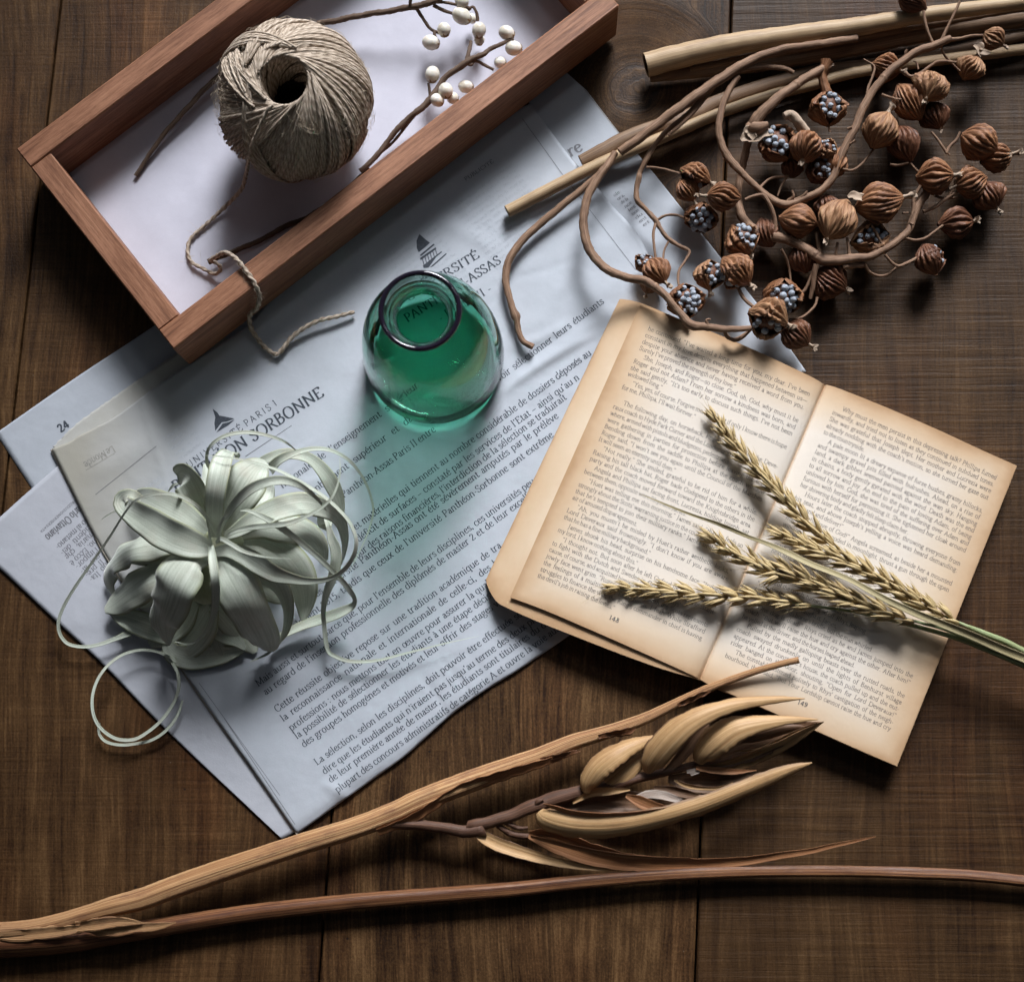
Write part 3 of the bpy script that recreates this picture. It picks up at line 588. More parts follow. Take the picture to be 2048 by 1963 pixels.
def z3(x, y):
    x = np.asarray(x, float); y = np.asarray(y, float)
    d = pdist(x, y, FOLD)
    r = np.clip(1 - d / 26.0, 0, 1)
    z = 2.6 + 1.1 * und(x, y, 3) - 2.0 * (1 - np.sqrt(np.maximum(0, 1 - r ** 2)))
    z = z + crease(x, y, (1010, 770), (1240, 610), 16, 1.0) + crease(x, y, (960, 700), (1330, 520), 30, 0.7) + crease(x, y, (450, 640), (720, 640), 22, -0.6) + crease(x, y, (620, 1640), (760, 1480), 26, 0.9)
    z = z + crease(x, y, (160, 960), (330, 870), 26, 0.9) + crease(x, y, (1180, 540), (1290, 400), 40, 1.1)
    z = z + crease(x, y, (985, 800), (1215, 655), 9, 0.9, 8) + crease(x, y, (1015, 700), (1150, 640), 12, 1.0, -6) + crease(x, y, (1100, 620), (1180, 470), 14, .9) + crease(x, y, (700, 1480), (1010, 1255), 30, .6) + crease(x, y, (520, 700), (640, 600), 10, .7) + crease(x, y, (640, 1560), (720, 1610), 12, .8) + crease(x, y, (1040, 480), (1120, 330), 10, .8, 5) + crease(x, y, (860, 430), (1000, 500), 16, .6)
    for a_, b_, w_, h_, o_ in CRS: z = z + crease(x, y, a_, b_, w_, h_, o_)
    return z
news = thing('newspaper_sheet', 'large folded newspaper with French university article under the green bottle and pale plant', 'newspaper', P(700, 1000, 0))
px = coons('103,897 136,885 158,871 227,835 300,782 373,731 490,655 545,596 700,440 900,290 1060,207', '594,1667 695,1594 810,1511 880,1448 940,1400 1000,1362 1060,1324 1149,1263 1270,1180 1400,1090', '103,897 216,1116 400,1390 500,1530 594,1667', '1060,207 1145,320 1215,400 1300,520 1350,800 1400,1090', 170, 190)
uu, vv = np.meshgrid(np.linspace(0, 1, px.shape[1]), np.linspace(0, 1, px.shape[0])); gN = np.stack([uu, vv, 0 * uu], -1)
M_newsm = papermat('newsprint_yellowed_shaded_corner', (0.435, 0.46, 0.505), (0.475, 0.50, 0.55)); nt_ = M_newsm.node_tree; b_ = nt_.nodes['Principled BSDF']; c_ = b_.inputs['Base Color'].links[0].from_socket
a_ = N_(nt_, 'ShaderNodeAttribute', attribute_name='guv'); s_ = N_(nt_, 'ShaderNodeSeparateXYZ'); nt_.links.new(a_.outputs['Vector'], s_.inputs[0])
w_ = noise(nt_, coord(nt_, (13, 13, 13), False), 1.0, 3); k_ = math_(nt_, 'MULTIPLY_ADD', math_(nt_, 'SUBTRACT', w_, .5), .25, math_(nt_, 'MULTIPLY_ADD', s_.outputs[1], .55, s_.outputs[0]))
nt_.links.new(mix(nt_, ramp(nt_, k_, [(.06, (.95, .95, .95)), (.34, (0, 0, 0))]), c_, (0.335, 0.315, 0.265)), b_.inputs['Base Color'])     # yellowing of the outer fold, with the lifted sheet's shade painted in
mb = MB(); sheet(mb, px, z3, 1.3, torn=0.55, g=gN)
mb.build('page', M_newsm, news, weld=1e-6)
# the leaf behind its torn upper edge
mb = MB(); z3b = lambda x, y: 1.55 + 0.5 * und(x, y, 3)
sheet(mb, coons('106,893 150,850 194,817 240,785 290,750 420,660', '130,915 200,880 260,850 330,800 420,750 500,700', '106,893 116,904 130,915', '420,660 460,680 500,700', 120, 14), z3b, 0.12, torn=0.7)
mb.build('inner_page', M_newst, news, weld=1e-6)
# folded left edge, brown in the photograph
mb = MB()
A5p = wpath(SRC('103,899,1.7,2.6 150,990,1.9,3.2 185,1058,2.0,3.4 216,1118,2.0,3.0 300,1243,1.9,2.4 400,1392,1.9,2.2 500,1532,1.9,2 594,1668,1.7,1.6'), 60); mb.tube(A5p[0], A5p[1], 8)
mb.build('folded_edge', papermat('newsprint_fold', (0.36, 0.31, 0.25), (0.42, 0.38, 0.33)), news)

N1 = Zm(680, 700, 4); N2 = Zm(500, 1150, 4); N3 = Zm(800, 1050, 4.6975); N6 = Zm(400, 840, 4); N7 = Zm(0, 600, 2.0875)
LINES = [
 ('nationale de l\u2019enseignement sup\u00e9rieur', N6.p(660, 545), (838, 777)),
 ('semblement sup\u00e9rieur et dans', N6.p(860, 625), (842, 828)),
 ('Panth\u00e9on-Assas Paris II entre', N6.p(1150, 622), N1.p(770, 645)),
 ('savoir s\u00e9lectionner leurs \u00e9tudiants', (985, 773), (1209, 605)),
 ('et mat\u00e9rielles qui tiennent au nombre consid\u00e9rable de dossiers d\u00e9pos\u00e9s au', N1.p(125, 1440), (1184, 708)),
 ('d\u00e9ficit de surfaces \u2013 constat\u00e9 par les services de l\u2019Etat \u2013 ainsi qu\u2019au n', N1.p(150, 1535), (1160, 757)),
 ('pour des raisons financi\u00e8res, l\u2019interdiction de la s\u00e9lection se traduirait', N1.p(105, 1690), (1134, 797)),
 ('que les universit\u00e9 Panth\u00e9on-Assas ont \u00e9t\u00e9 s\u00e9v\u00e8rement amput\u00e9s par le pr\u00e9l\u00e8ve', (600, 1219), (1118, 834)),
 ('d\u00e9roulement 2015, tandis que ceux de l\u2019universit\u00e9 Panth\u00e9on-Sorbonne sont extr\u00eame', (560, 1281), (1108, 872)),
 ('Mais aussi et surtout parce que, pour l\u2019ensemble de leurs disciplines, ces universit\u00e9s peu', N2.p(65, 890), (1071, 965)),
 ('au regard de l\u2019insertion professionnelle des dipl\u00f4m\u00e9s de master 2 et de leur excell', N2.p(125, 960), (1060, 996)),
 ('Cette r\u00e9ussite objective repose sur une tradition acad\u00e9mique de tra', N2.p(215, 1098), (1004, 1093)),
 ('la reconnaissance nationale et internationale de celle-ci, des ha', N2.p(265, 1170), (1006, 1121)),
 ('professions : nous mettons tout en \u0153uvre pour assurer la qualit\u00e9 d', N2.p(330, 1245), (1010, 1148)),
 ('la possibilit\u00e9 de s\u00e9lectionner les \u00e9tudiants \u00e0 une \u00e9tape d\u00e9cisive', N2.p(375, 1310), (1002, 1180)),
 ('des groupes homog\u00e8nes et motiv\u00e9s et leur offrir des stages valor', N2.p(430, 1378), (1024, 1191)),
 ('La s\u00e9lection, selon les disciplines, doit pouvoir \u00eatre effectu\u00e9e soit', N2.p(535, 1520), (1055, 1223)),
 ('dire que les \u00e9tudiants qui n\u2019iraient pas jusqu\u2019au terme des deux prem', N2.p(595, 1592), (1092, 1228)),
 ('de leur premi\u00e8re ann\u00e9e de master, les \u00e9tudiants sont titulaires du dipl\u00f4', N2.p(645, 1660), (1118, 1234)),
 ('plupart des concours administratifs de cat\u00e9gorie A et ouvre la voie aux', N2.p(700, 1740), (1122, 1258)),
]
mb = MB()
for t, a, b in LINES: write(mb, t, a, b, z3, 0.200, 8.6, 3.8)
write(mb, 'PUBLICIT\u00c9', N4.p(525, 730), N4.p(752, 578), z3, 0.105, 8, 5, serif=False)
for t, a, b, s in (('UNIVERSIT\u00c9', N4.p(60, 1690), N4.p(640, 1335), 0.245), ('PANTH\u00c9ON-ASSAS', N4.p(60, 1868), N4.p(815, 1378), 0.255), ('- PARIS II -', N4.p(330, 1862), N4.p(740, 1604), 0.235)):
    write(mb, t, a, b, z3, s, 11, 3.2)
write(mb, 'UNIVERSIT\u00c9 PARIS 1', N7.p(788, 702), N7.p(1166, 432), z3, 0.195, 7.0, 6.0, serif=False, track=14)
write(mb, 'PANTH\u00c9ON SORBONNE', (352, 984), N7.p(1355, 398), z3, 0.325, 12.5, 4.6)
mb.build('printed_text', M_ink, news, recalc=False)
mb = MB(); q = lambda s: [N5.p(*map(float, t.split(','))) for t in s.split()]
fillpoly(mb, q('1537,640 1572,668 1588,692 1575,712 1556,702'), z3); fillpoly(mb, q('1556,702 1590,690 1640,700 1694,711 1640,733 1603,738 1556,800 1549,745'), z3); fillpoly(mb, q('1564,812 1608,748 1650,738 1697,718 1650,760 1600,790'), z3)
mb.build('printed_emblem', M_ink, news, recalc=False); mb = MB()
q = lambda s: [N4.p(*map(float, t.split(','))) for t in s.split()]
fillpoly(mb, q('155,1152 132,1205 134,1262 150,1298 196,1262 240,1222 205,1196'), z3)
for t in ('160,1318 270,1228 277,1238 166,1332', '158,1345 285,1258 292,1270 166,1362', '182,1405 330,1290 338,1296 290,1335 230,1420 190,1425', '236,1420 368,1305 374,1312 262,1412'): fillpoly(mb, q(t), z3)
for i in range(6): rule(mb, N4.p(178 + 21 * i, 1345 - 14 * i), N4.p(192 + 21 * i, 1400 - 16 * i), 1.6, z3, n=4)
mb.build('printed_emblem', M_ink, news, recalc=False)
mb = MB()
rule(mb, N7.p(1025, 652), N7.p(1218, 523), 1.3, z3); rule(mb, N7.p(1040, 698), N7.p(1150, 628), 1.0, z3); rule(mb, N5.p(690, 1260), N5.p(1130, 910), 1.0, z3)
rule(mb, (1045, 238), (1122, 345), 1.2, z3); rule(mb, (1122, 345), (1272, 540), 1.0, z3); rule(mb, (398, 1365), (560, 1590), 1.0, z3); rule(mb, (448, 1435), (590, 1648), 1.2, z3)  # first two paint the dark fold crease as ink lines
mb.build('drawn_line', M_inkpale, news, recalc=False)
mb = MB(); write(mb, 'Le Monde', N5.p(815, 905), N5.p(600, 1030), z3, 0.2, 11, 5); rule(mb, N5.p(830, 960), N5.p(620, 1085), 1.0, z3)
mb.build('show_through_text', M_ghost, news, recalc=False)
mb = MB(); e1_ = np.array([.805, -.593]); e2_ = np.array([.593, .805]); M_thru = inkmat('print_showing_through', (0.365, 0.39, 0.43))
WD = ['université', 'des', 'classe', 'préparatoires', 'les', 'mesures', 'et', 'plus', 'de', 'moyens', 'pour', 'la', 'recherche', 'au', 'moment', 'une', 'réforme', 'que', 'nous', 'avons', 'dans', 'sans']
for (ox, oy, wl_, nl_) in ((770, 520, 120, 11), (905, 420, 150, 13), (330, 880, 60, 5), (250, 1010, 90, 6)):
    for i_ in range(nl_):
        a0_ = np.array([ox, oy]) + e2_ * 12.5 * i_; t_ = ' '.join(WD[int(q_)] for q_ in _r5.integers(0, len(WD), 9)); t_ = t_[:int(wl_ / 4.6)].strip()
        write(mb, t_, a0_ + e1_ * wl_, a0_, z3, 0.105, 8, 4, mirror=True, lift=.06)
mb.build('show_through_text', M_thru, news, recalc=False)

# ------------------------------------------------------------------ wooden tray
def traywood():
    m, nt, b = newmat('reddish_tray_wood')
    f = noise(nt, coord(nt, (5.5, 5.5, 0.22)), 1.0, 5, 0.6, 0.25); f2 = noise(nt, coord(nt, (30, 30, 2.4)), 1.0, 3, 0.6)
    f3 = noise(nt, coord(nt, (2.2, 2.2, 0.5)), 1.0, 2)
    v = math_(nt, 'MULTIPLY_ADD', f2, 0.28, math_(nt, 'MULTIPLY', f, 0.55)); v = math_(nt, 'MULTIPLY_ADD', f3, 0.2, v)
    col = ramp(nt, v, [(0.36, (0.10, 0.036, 0.017)), (0.48, (0.20, 0.083, 0.041)), (0.60, (0.31, 0.142, 0.078)), (0.72, (0.40, 0.205, 0.118))])
    vs = N_(nt, 'ShaderNodeTexVoronoi'); vs.inputs['Scale'].default_value = 1.0; nt.links.new(coord(nt, (1.7, 1.7, 1.1)), vs.inputs['Vector'])
    col = mix(nt, math_(nt, 'MULTIPLY', math_(nt, 'LESS_THAN', vs.outputs['Distance'], 0.045), 0.6), col, (0.05, 0.02, 0.015))
    nt.links.new(col, b.inputs['Base Color']); b.inputs['Roughness'].default_value = 0.55; b.inputs['Specular IOR Level'].default_value = 0.35
    bump(nt, b, v, 0.5, 0.0006); return m
M_tray = traywood()
TZ0, TH = 4.0, 35.0; TT = TZ0 + TH
pA, pB, pC = P(28, 301, TT), P(347, 698, TT), P(1239, 11, TT)
eu = unit((pC - pB) * [1, 1, 0]); ev = np.array([-eu[1], eu[0], 0.0]); LW = abs((pA - pB) @ ev); LL = np.linalg.norm((pC - pB) @ eu)
RW = 0.0136; base0 = pB * [1, 1, 0] + np.array([0, 0, TZ0 * .001]); ez = np.array([0, 0, 1.0]); Hh = TH * .001
tray = thing('wooden_tray', 'long reddish brown wooden tray with a white floor, holding the ball of twine', 'tray', base0 + eu * LL / 2 + ev * LW / 2)
def rail(o, L, dirv, wv, hz=Hh): mb = MB(); mb.box(o, dirv * L, wv, ez * hz, 0.0007); mb.build('rail', M_tray, tray, smooth=False)
rail(base0, LL, eu, ev * RW)
rail(base0 + ev * (LW - RW), LL, eu, ev * RW)
rail(base0 + ev * (RW + .0001), LW - 2 * RW - .0002, ev, eu * RW, Hh - 0.0004)
rail(base0 + ev * (RW + .0001) + eu * (LL - RW), LW - 2 * RW - .0002, ev, eu * RW, Hh - 0.0004)
M_floor = papermat('white_tray_lining', (0.53, 0.52, 0.60), (0.61, 0.60, 0.68), 0.10, 0.35)
mb = MB(); mb.box(base0 + ev * RW * .9 + eu * RW * .9 + ez * .0004, eu * (LL - 1.8 * RW), ev * (LW - 1.8 * RW), ez * 0.0028, 0.0003); mb.build('floor_panel', M_floor, tray, smooth=False)
FZ = TZ0 + 3.2

# ------------------------------------------------------------------ ball of jute twine
def twinemat(name, c0, c1, c2):
    m, nt, b = newmat(name)
    a = N_(nt, 'ShaderNodeAttribute', attribute_name='guv'); sp = N_(nt, 'ShaderNodeSeparateXYZ'); nt.links.new(a.outputs['Vector'], sp.inputs[0])
    ang = math_(nt, 'ARCTAN2', sp.outputs[1], sp.outputs[0])
    ph = math_(nt, 'MULTIPLY_ADD', sp.outputs[2], 11.0, math_(nt, 'MULTIPLY', ang, 2.0)); s = math_(nt, 'SINE', ph)
    f = noise(nt, coord(nt, (3, 3, 4)), 1.0, 4, 0.7); f2 = noise(nt, coord(nt, (.4, .4, .25)), 1.0, 2)
    v = math_(nt, 'MULTIPLY_ADD', s, 0.11, f); v = math_(nt, 'MULTIPLY_ADD', math_(nt, 'SUBTRACT', f2, 0.5), 0.5, v)
    nt.links.new(ramp(nt, v, [(0.25, c0), (0.5, c1), (0.75, c2)]), b.inputs['Base Color']); b.inputs['Roughness'].default_value = 0.85; b.inputs['Specular IOR Level'].default_value = 0.15
    bump(nt, b, math_(nt, 'MULTIPLY_ADD', f, 0.8, math_(nt, 'MULTIPLY', s, .5)), 0.5, 0.0003); return m
M_tw = twinemat('jute_twine', (0.19, 0.142, 0.105), (0.41, 0.328, 0.255), (0.64, 0.54, 0.445)); M_twd = twinemat('jute_twine_core_shade', (0.03, 0.022, 0.015), (0.07, 0.053, 0.037), (0.12, 0.09, 0.065))  # core is the twine colour darkened to paint shade between strands
BR = 41.0
bc2 = P(589, 203, FZ + BR); BC = bc2
ball = thing('twine_ball', 'round ball of beige jute twine with a dark hollow centre, sitting in the wooden tray', 'twine', (BC[0], BC[1], FZ * .001))
axz = unit(np.array([0.02, -0.13, 1.0])); axx = unit(np.cross([0, 1, 0], axz)); axy = np.cross(axz, axx); BAX = np.stack([axx, axy, axz])
Rb = BR * .001; OBL = 0.93
def onball(lat, lon, rr):
    v = np.stack([np.cos(lat) * np.cos(lon), np.cos(lat) * np.sin(lon), OBL * np.sin(lat)], -1)
    return BC + (v @ BAX) * rr[..., None]
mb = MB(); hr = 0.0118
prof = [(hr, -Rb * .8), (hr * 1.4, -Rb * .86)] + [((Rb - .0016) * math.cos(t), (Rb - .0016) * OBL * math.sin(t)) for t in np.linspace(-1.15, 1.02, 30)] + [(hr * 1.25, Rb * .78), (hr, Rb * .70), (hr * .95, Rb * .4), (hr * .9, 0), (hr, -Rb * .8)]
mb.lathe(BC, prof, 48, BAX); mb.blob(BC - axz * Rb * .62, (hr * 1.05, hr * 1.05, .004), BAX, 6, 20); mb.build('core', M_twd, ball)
mb = MB()
inc = R_(71.5)
def loop(phi0, sgn, r, inc=inc, lim=0.965, n=46, rad=0.00084, wob=0.0007):
    t = np.linspace(-lim * math.pi / 2, lim * math.pi / 2, n); lat = np.arcsin(np.sin(inc) * np.sin(t)); lon = phi0 + sgn * np.arctan2(np.cos(inc) * np.sin(t), np.cos(t))
    rr = r + wob * np.sin(t * 2.2 + phi0 * 7 + RNG.random() * 2) + RNG.normal(0, .00025)
    p = onball(lat, lon, rr)
    mb.tube(p, rad * (1 + RNG.normal(0, .08)), 6, caps=False)
NS = 186
for i in range(NS): loop(2 * math.pi * i / NS + RNG.normal(0, .006), 1, Rb - .0004 + (.0011 if (i // 11) % 3 == 0 else 0))
# later windings laid over in bands
for b0, cnt, sg, inc_, r in ((2.05, 11, 1, R_(62), .0014), (2.5, 7, -1, R_(66), .0022), (3.6, 9, 1, R_(72), .0016), (0.3, 12, 1, R_(64), .0015), (5.0, 8, 1, R_(70), .0012), (1.2, 10, 1, R_(60), .0018), (4.3, 6, -1, R_(67), .0016)):
    for i in range(cnt): loop(b0 + i * 0.047 + RNG.normal(0, .008), sg, Rb + r, inc_, 0.93)
# a few turns round the waist low down
for lat0, r in ((-0.52, .0020), (-0.56, .0022), (-0.64, .0018)):
    t = np.linspace(3.6, 6.0, 50); p = onball(lat0 + 0.12 * np.sin(t * 1.3), t, np.full(50, Rb + r)); mb.tube(p, .00105, 6)
mb.build('wound_twine', M_tw, ball, recalc=False)
mb2 = mb
mb = MB()
for i in range(64):
    t = np.linspace(0, 1, 14); a0 = 2 * math.pi * i / 64 + RNG.normal(0, .05); rr = .0136 - .0024 * t ** .5 + RNG.normal(0, .0004); zz = Rb * (.84 - .75 * t)
    q = np.stack([rr * np.cos(a0 + 1.5 * t), rr * np.sin(a0 + 1.5 * t), zz], -1); mb.tube(BC + q @ BAX, .00098, 6, caps=False)
mb.build('inner_twine', M_tw, ball, recalc=False)
M_fuzz = inkmat('jute_fuzz', (0.52, 0.43, 0.33))
mb = MB()
for i in range(1100):
    la, lo = RNG.uniform(-.5, 1.05), RNG.uniform(0, 6.28); k = 7; t = np.linspace(0, 1, k)
    ln = RNG.uniform(.08, .30); d = RNG.uniform(0, 6.28)
    p = onball(la + ln * np.sin(d) * t + RNG.normal(0, .02) * t ** 2, lo + ln * np.cos(d) * t + RNG.normal(0, .05) * t ** 2, Rb + .0008 + RNG.uniform(.0005, .0035) * np.sin(np.pi * t * RNG.uniform(.5, 1.0)))
    mb.tube(p, RNG.uniform(.00004, .00009), 3, caps=False)
mb.build('fuzz', M_fuzz, ball, recalc=False)
Z1 = Zm(0, 0, 1.96)
e = Z1('1072,412,80,7.5 1050,428,84,7.5 1028,475,80,7.5 1000,540,68,7.5 978,605,54,7.5 965,680,36,7.5 946,742,22,7.5 885,808,11,7.5 808,880,9,7 748,935,9,7 736,985,9,7 752,1028,9.5,7 795,1052,10,7 842,1074,11,7 866,1052,14,7 846,1030,18,7 824,1022,20,7.5 846,1006,24,8 884,990,32,8.5 925,1014,41,8.5 962,1058,41,9 997,1110,40,9 1017,1160,33,9 1008,1205,25,9 980,1232,18,9 984,1285,11,9 1016,1335,7,8.5 1052,1372,6,8.5 1086,1388,6,8.5 1112,1362,6.5,8.5 1142,1324,7,8.5 1192,1285,8,8.5 1252,1256,8,8 1322,1240,7,8 1390,1222,6,7')
for k in range(11):                       # where it still lies on the ball, follow the ball's surface
    d_ = unit(P(e[k, 0], e[k, 1], 0) - CAMN); R2 = Rb + .0042; o2 = CAMN - BC; b_ = o2 @ d_; dd = b_ * b_ - (o2 @ o2 - R2 * R2)
    if dd > 0: e[k, 2] = (CAMN + d_ * (-b_ - math.sqrt(dd)))[2] * 1000
mb = MB(); p, r = wpath(e, 420); mb.tube(p, r * 1.02, 14, rib=2, ribd=0.24, twist=1500, bump=0.05); mb.build('loose_strand', M_tw, ball)
mb = MB()
for i in range(260):
    k = RNG.integers(5, 415); q = p[k]; d = unit(RNG.normal(0, 1, 3)); d[2] = abs(d[2]) * .8; t = np.linspace(0, 1, 6)[:, None]; L = RNG.uniform(.002, .007)
    mb.tube(q + d * L * t + unit(RNG.normal(0, 1, 3)) * L * .5 * t ** 2, RNG.uniform(.00003, .00006), 3, caps=False)
mb.build('fuzz', M_fuzz, ball, recalc=False)

# ------------------------------------------------------------------ berry twigs in the tray
M_twig = fibre('dark_twig_bark', [(0.045, 0.027, 0.018), (0.10, 0.062, 0.042), (0.17, 0.115, 0.08)], 3, 1.2, 0.75, 0.6)
def berrymat():
    m, nt, b = newmat('white_waxy_berry')
    f = noise(nt, coord(nt, (160, 160, 160), False), 1.0, 4)
    nt.links.new(ramp(nt, f, [(0.35, (0.52, 0.46, 0.37)), (0.6, (0.76, 0.72, 0.64))]), b.inputs['Base Color']); b.inputs['Roughness'].default_value = 0.42
    b.inputs['Subsurface Weight'].default_value = 0.15; b.inputs['Subsurface Radius'].default_value = (.003, .002, .001); bump(nt, b, f, .2, .0004); return m
M_berry = berrymat(); M_husk = fibre('berry_husk', [(0.20, 0.11, 0.05), (0.42, 0.27, 0.13)], 5, 1, 0.7)
ZB = Zm(620, 0, 4)
def twig(label, stems, berries, loc):
    t = thing('berry_twig', label, 'twig', loc, 'dried berry twigs in the tray')
    mb = MB()
    for s in stems: a = s; p, r = wpath(a, 14 * len(a)); mb.tube(p, r, 8, bump=0.13)
    mb.build('stem', M_twig, t, recalc=False)
    for (x, y, z, rr, el, an) in berries:
        c = P(*ZB.p(x, y), z); R = rr / 4 * mpp(z); d = np.array([math.cos(R_(an)), -math.sin(R_(an)), -.25]); d = unit(d); u = unit(np.cross(d, [0, 0, 1])); w = np.cross(d, u); ax = np.stack([u, w, d])
        mb = MB(); mb.blob(c, (R, R, R * el), ax, 14, 20); b = mb.build('berry', M_berry, t)
        mb = MB()
        for k in range(5):
            q = 2 * math.pi * k / 5; s = np.linspace(.10, .75, 7); pp = c + R * 1.03 * (np.sin(s)[:, None] * (math.cos(q) * u + math.sin(q) * w) + el * np.cos(s)[:, None] * d)
            mb.leaf(pp, R * .22 * np.linspace(1, .3, 7), th=.0003, hint=tuple(d))
        mb.build('husk', M_husk, b, recalc=False)
twig('brown berry twig behind the twine ball, its white berries nearest the tray end', [
    Zm(0, 0, 1.96)('532,690,9,9 570,630,10,9 640,530,12,10 720,440,14,11 845,310,16,12 1000,200,17,13 1180,120,18,13') ,
    ZB('60,192,18,26 200,168,20,26 330,140,21,26 480,112,22,26 560,102,23,26 700,78,24,26 800,58,25,28 900,40,26,28 990,12,27,28 1080,-40,28,28'),
    ZB('800,60,25,16 803,20,28,15 810,-40,30,14'), ZB('850,66,24,17 890,130,22,15 935,195,21,14 965,232,20,14 1012,258,20,13 1075,280,20,14'), ZB('990,250,20,13 1000,290,20,12 1010,320,20,10'),
    ZB('985,42,26,18 1060,80,24,16 1130,106,23,14 1190,120,22,12'), ZB('1010,16,27,14 1090,22,26,13 1200,48,25,13 1280,66,24,14 1250,90,22,10'), ZB('1340,170,22,14 1335,110,23,14 1310,60,24,12 1282,60,24,10')],
    [(1072, 238, 21, 58, 1.05, 80), (966, 342, 19, 64, 1.15, 10), (1215, 15, 25, 60, 1.1, 90), (1212, 128, 23, 70, 1.2, 30), (1290, 150, 15, 42, 1.0, 40), (1352, 242, 21, 60, 1.12, 95)], P(700, 60, FZ))
twig('brown berry twig lying along the lower rail of the tray', [
    Zm(0, 0, 1.96)('815,1026,13,13 870,1003,12,12 930,980,11,11 1040,932,10,11 1115,888,9,11 1210,850,8,11 1330,768,8,11 1450,662,9,11'),
    ZB('400,1370,11,22 520,1262,12,24 600,1160,13,24 640,1110,14,24 720,1010,16,26 800,940,17,26 850,900,18,28 950,810,19,30 1000,745,20,28 1030,690,20,26 1090,615,21,26 1180,548,22,28 1245,505,23,30 1300,470,23,24 1390,432,23,22 1440,395,22,20 1520,358,21,18 1600,315,20,15'),
    ZB('940,820,19,14 860,900,17,14 780,990,15,14 710,1085,13,13 640,1160,12,12 560,1230,11,12'), ZB('1255,490,23,20 1270,420,22,18 1288,330,20,14'), ZB('1240,500,23,20 1290,520,22,15 1310,490,22,14 1350,495,21,14 1410,530,20,14 1470,560,19,13'), ZB('962,780,19,13 955,720,20,13 948,665,21,10'), ZB('990,750,20,16 1060,770,18,14 1120,790,16,12'), ZB('1600,312,20,12 1630,318,20,10')],
    [(980, 596, 21, 62, 1.12, 95), (1086, 726, 21, 62, 1.05, 80), (1016, 802, 20, 54, 1.08, 30), (1140, 785, 16, 50, 1.0, 20), (1246, 694, 16, 54, 1.2, 0), (1572, 264, 20, 60, 1.15, 20), (1628, 388, 18, 62, 1.15, 0), (1520, 502, 16, 50, 1.0, 0), (1355, 320, 14, 46, 1.0, 90)], P(830, 220, FZ))

# ------------------------------------------------------------------ green bottle
bx, by = 871, 716
bz = float(z3(np.array([bx]), np.array([by]))[0]) + 0.9
B0 = P(bx, by, bz)
bottle = thing('glass_bottle', 'small rounded bottle of clear green glass standing on the French newspaper', 'bottle', B0)
o_ = cat(np.array([(0.0, 0.0), (30, 0), (36.5, .9), (38.6, 4), (38.9, 12), (38.2, 24), (36.6, 38), (34.2, 51), (30.6, 61), (25.5, 68.5), (20, 73), (16.3, 76), (15.0, 79.5), (15.3, 84), (16.9, 88.4), (19.0, 91.4), (20.4, 92.9), (20.7, 94.2)]), 120)
i_ = cat(np.array([(19.6, 95.4), (18.5, 94.9), (17.4, 93.0), (16.0, 90.2), (14.3, 86.2), (13.3, 82.6), (13.0, 79.4), (14.6, 75.6), (18.8, 71.8), (24.4, 67.3), (29.3, 60.2), (32.8, 50.6), (35.2, 37.8), (36.7, 24.5), (37.0, 14.5), (35.2, 9.0), (29, 7.2), (15, 6.7), (0.0, 6.6)]), 110)
pr = np.vstack([o_, [(20.4, 95.1)], i_]) * .001
mb = MB(); mb.lathe(B0, pr, 128)
def glassmat():
    m = bpy.data.materials.new('green_glass'); m.use_nodes = True; nt = m.node_tree; nt.nodes.clear()
    out = N_(nt, 'ShaderNodeOutputMaterial'); g = N_(nt, 'ShaderNodeBsdfGlass'); g.inputs['IOR'].default_value = 1.47; g.inputs['Roughness'].default_value = 0.0; g.inputs['Color'].default_value = (0.985, 1, 0.99, 1)
    nz = noise(nt, coord(nt, (26, 26, 60), False), 1.0, 2); bm_ = N_(nt, 'ShaderNodeBump'); bm_.inputs['Strength'].default_value = 0.05; bm_.inputs['Distance'].default_value = 0.002
    nt.links.new(nz, bm_.inputs['Height']); nt.links.new(bm_.outputs[0], g.inputs['Normal'])
    v = N_(nt, 'ShaderNodeVolumeAbsorption'); v.inputs['Color'].default_value = (0.0, 0.65, 0.49, 1); v.inputs['Density'].default_value = 240
    nt.links.new(g.outputs[0], out.inputs['Surface']); nt.links.new(v.outputs[0], out.inputs['Volume']); return m
mb.build('glass_body', glassmat(), bottle, weld=2e-6)
m_, nt_, b_ = newmat('dark_opaque_lip'); b_.inputs['Base Color'].default_value = (0.010, 0.007, 0.014, 1); b_.inputs['Roughness'].default_value = 0.04; b_.inputs['Specular IOR Level'].default_value = 0.6  # opaque dark glossy ring laid over the glass lip
mb = MB(); q_ = np.linspace(0, 2 * math.pi, 17); mb.lathe(B0, np.stack([.0195 + .00135 * np.cos(q_), .0945 + .00135 * np.sin(q_)], 1), 128); mb.build('rim', m_, bottle, weld=2e-6)

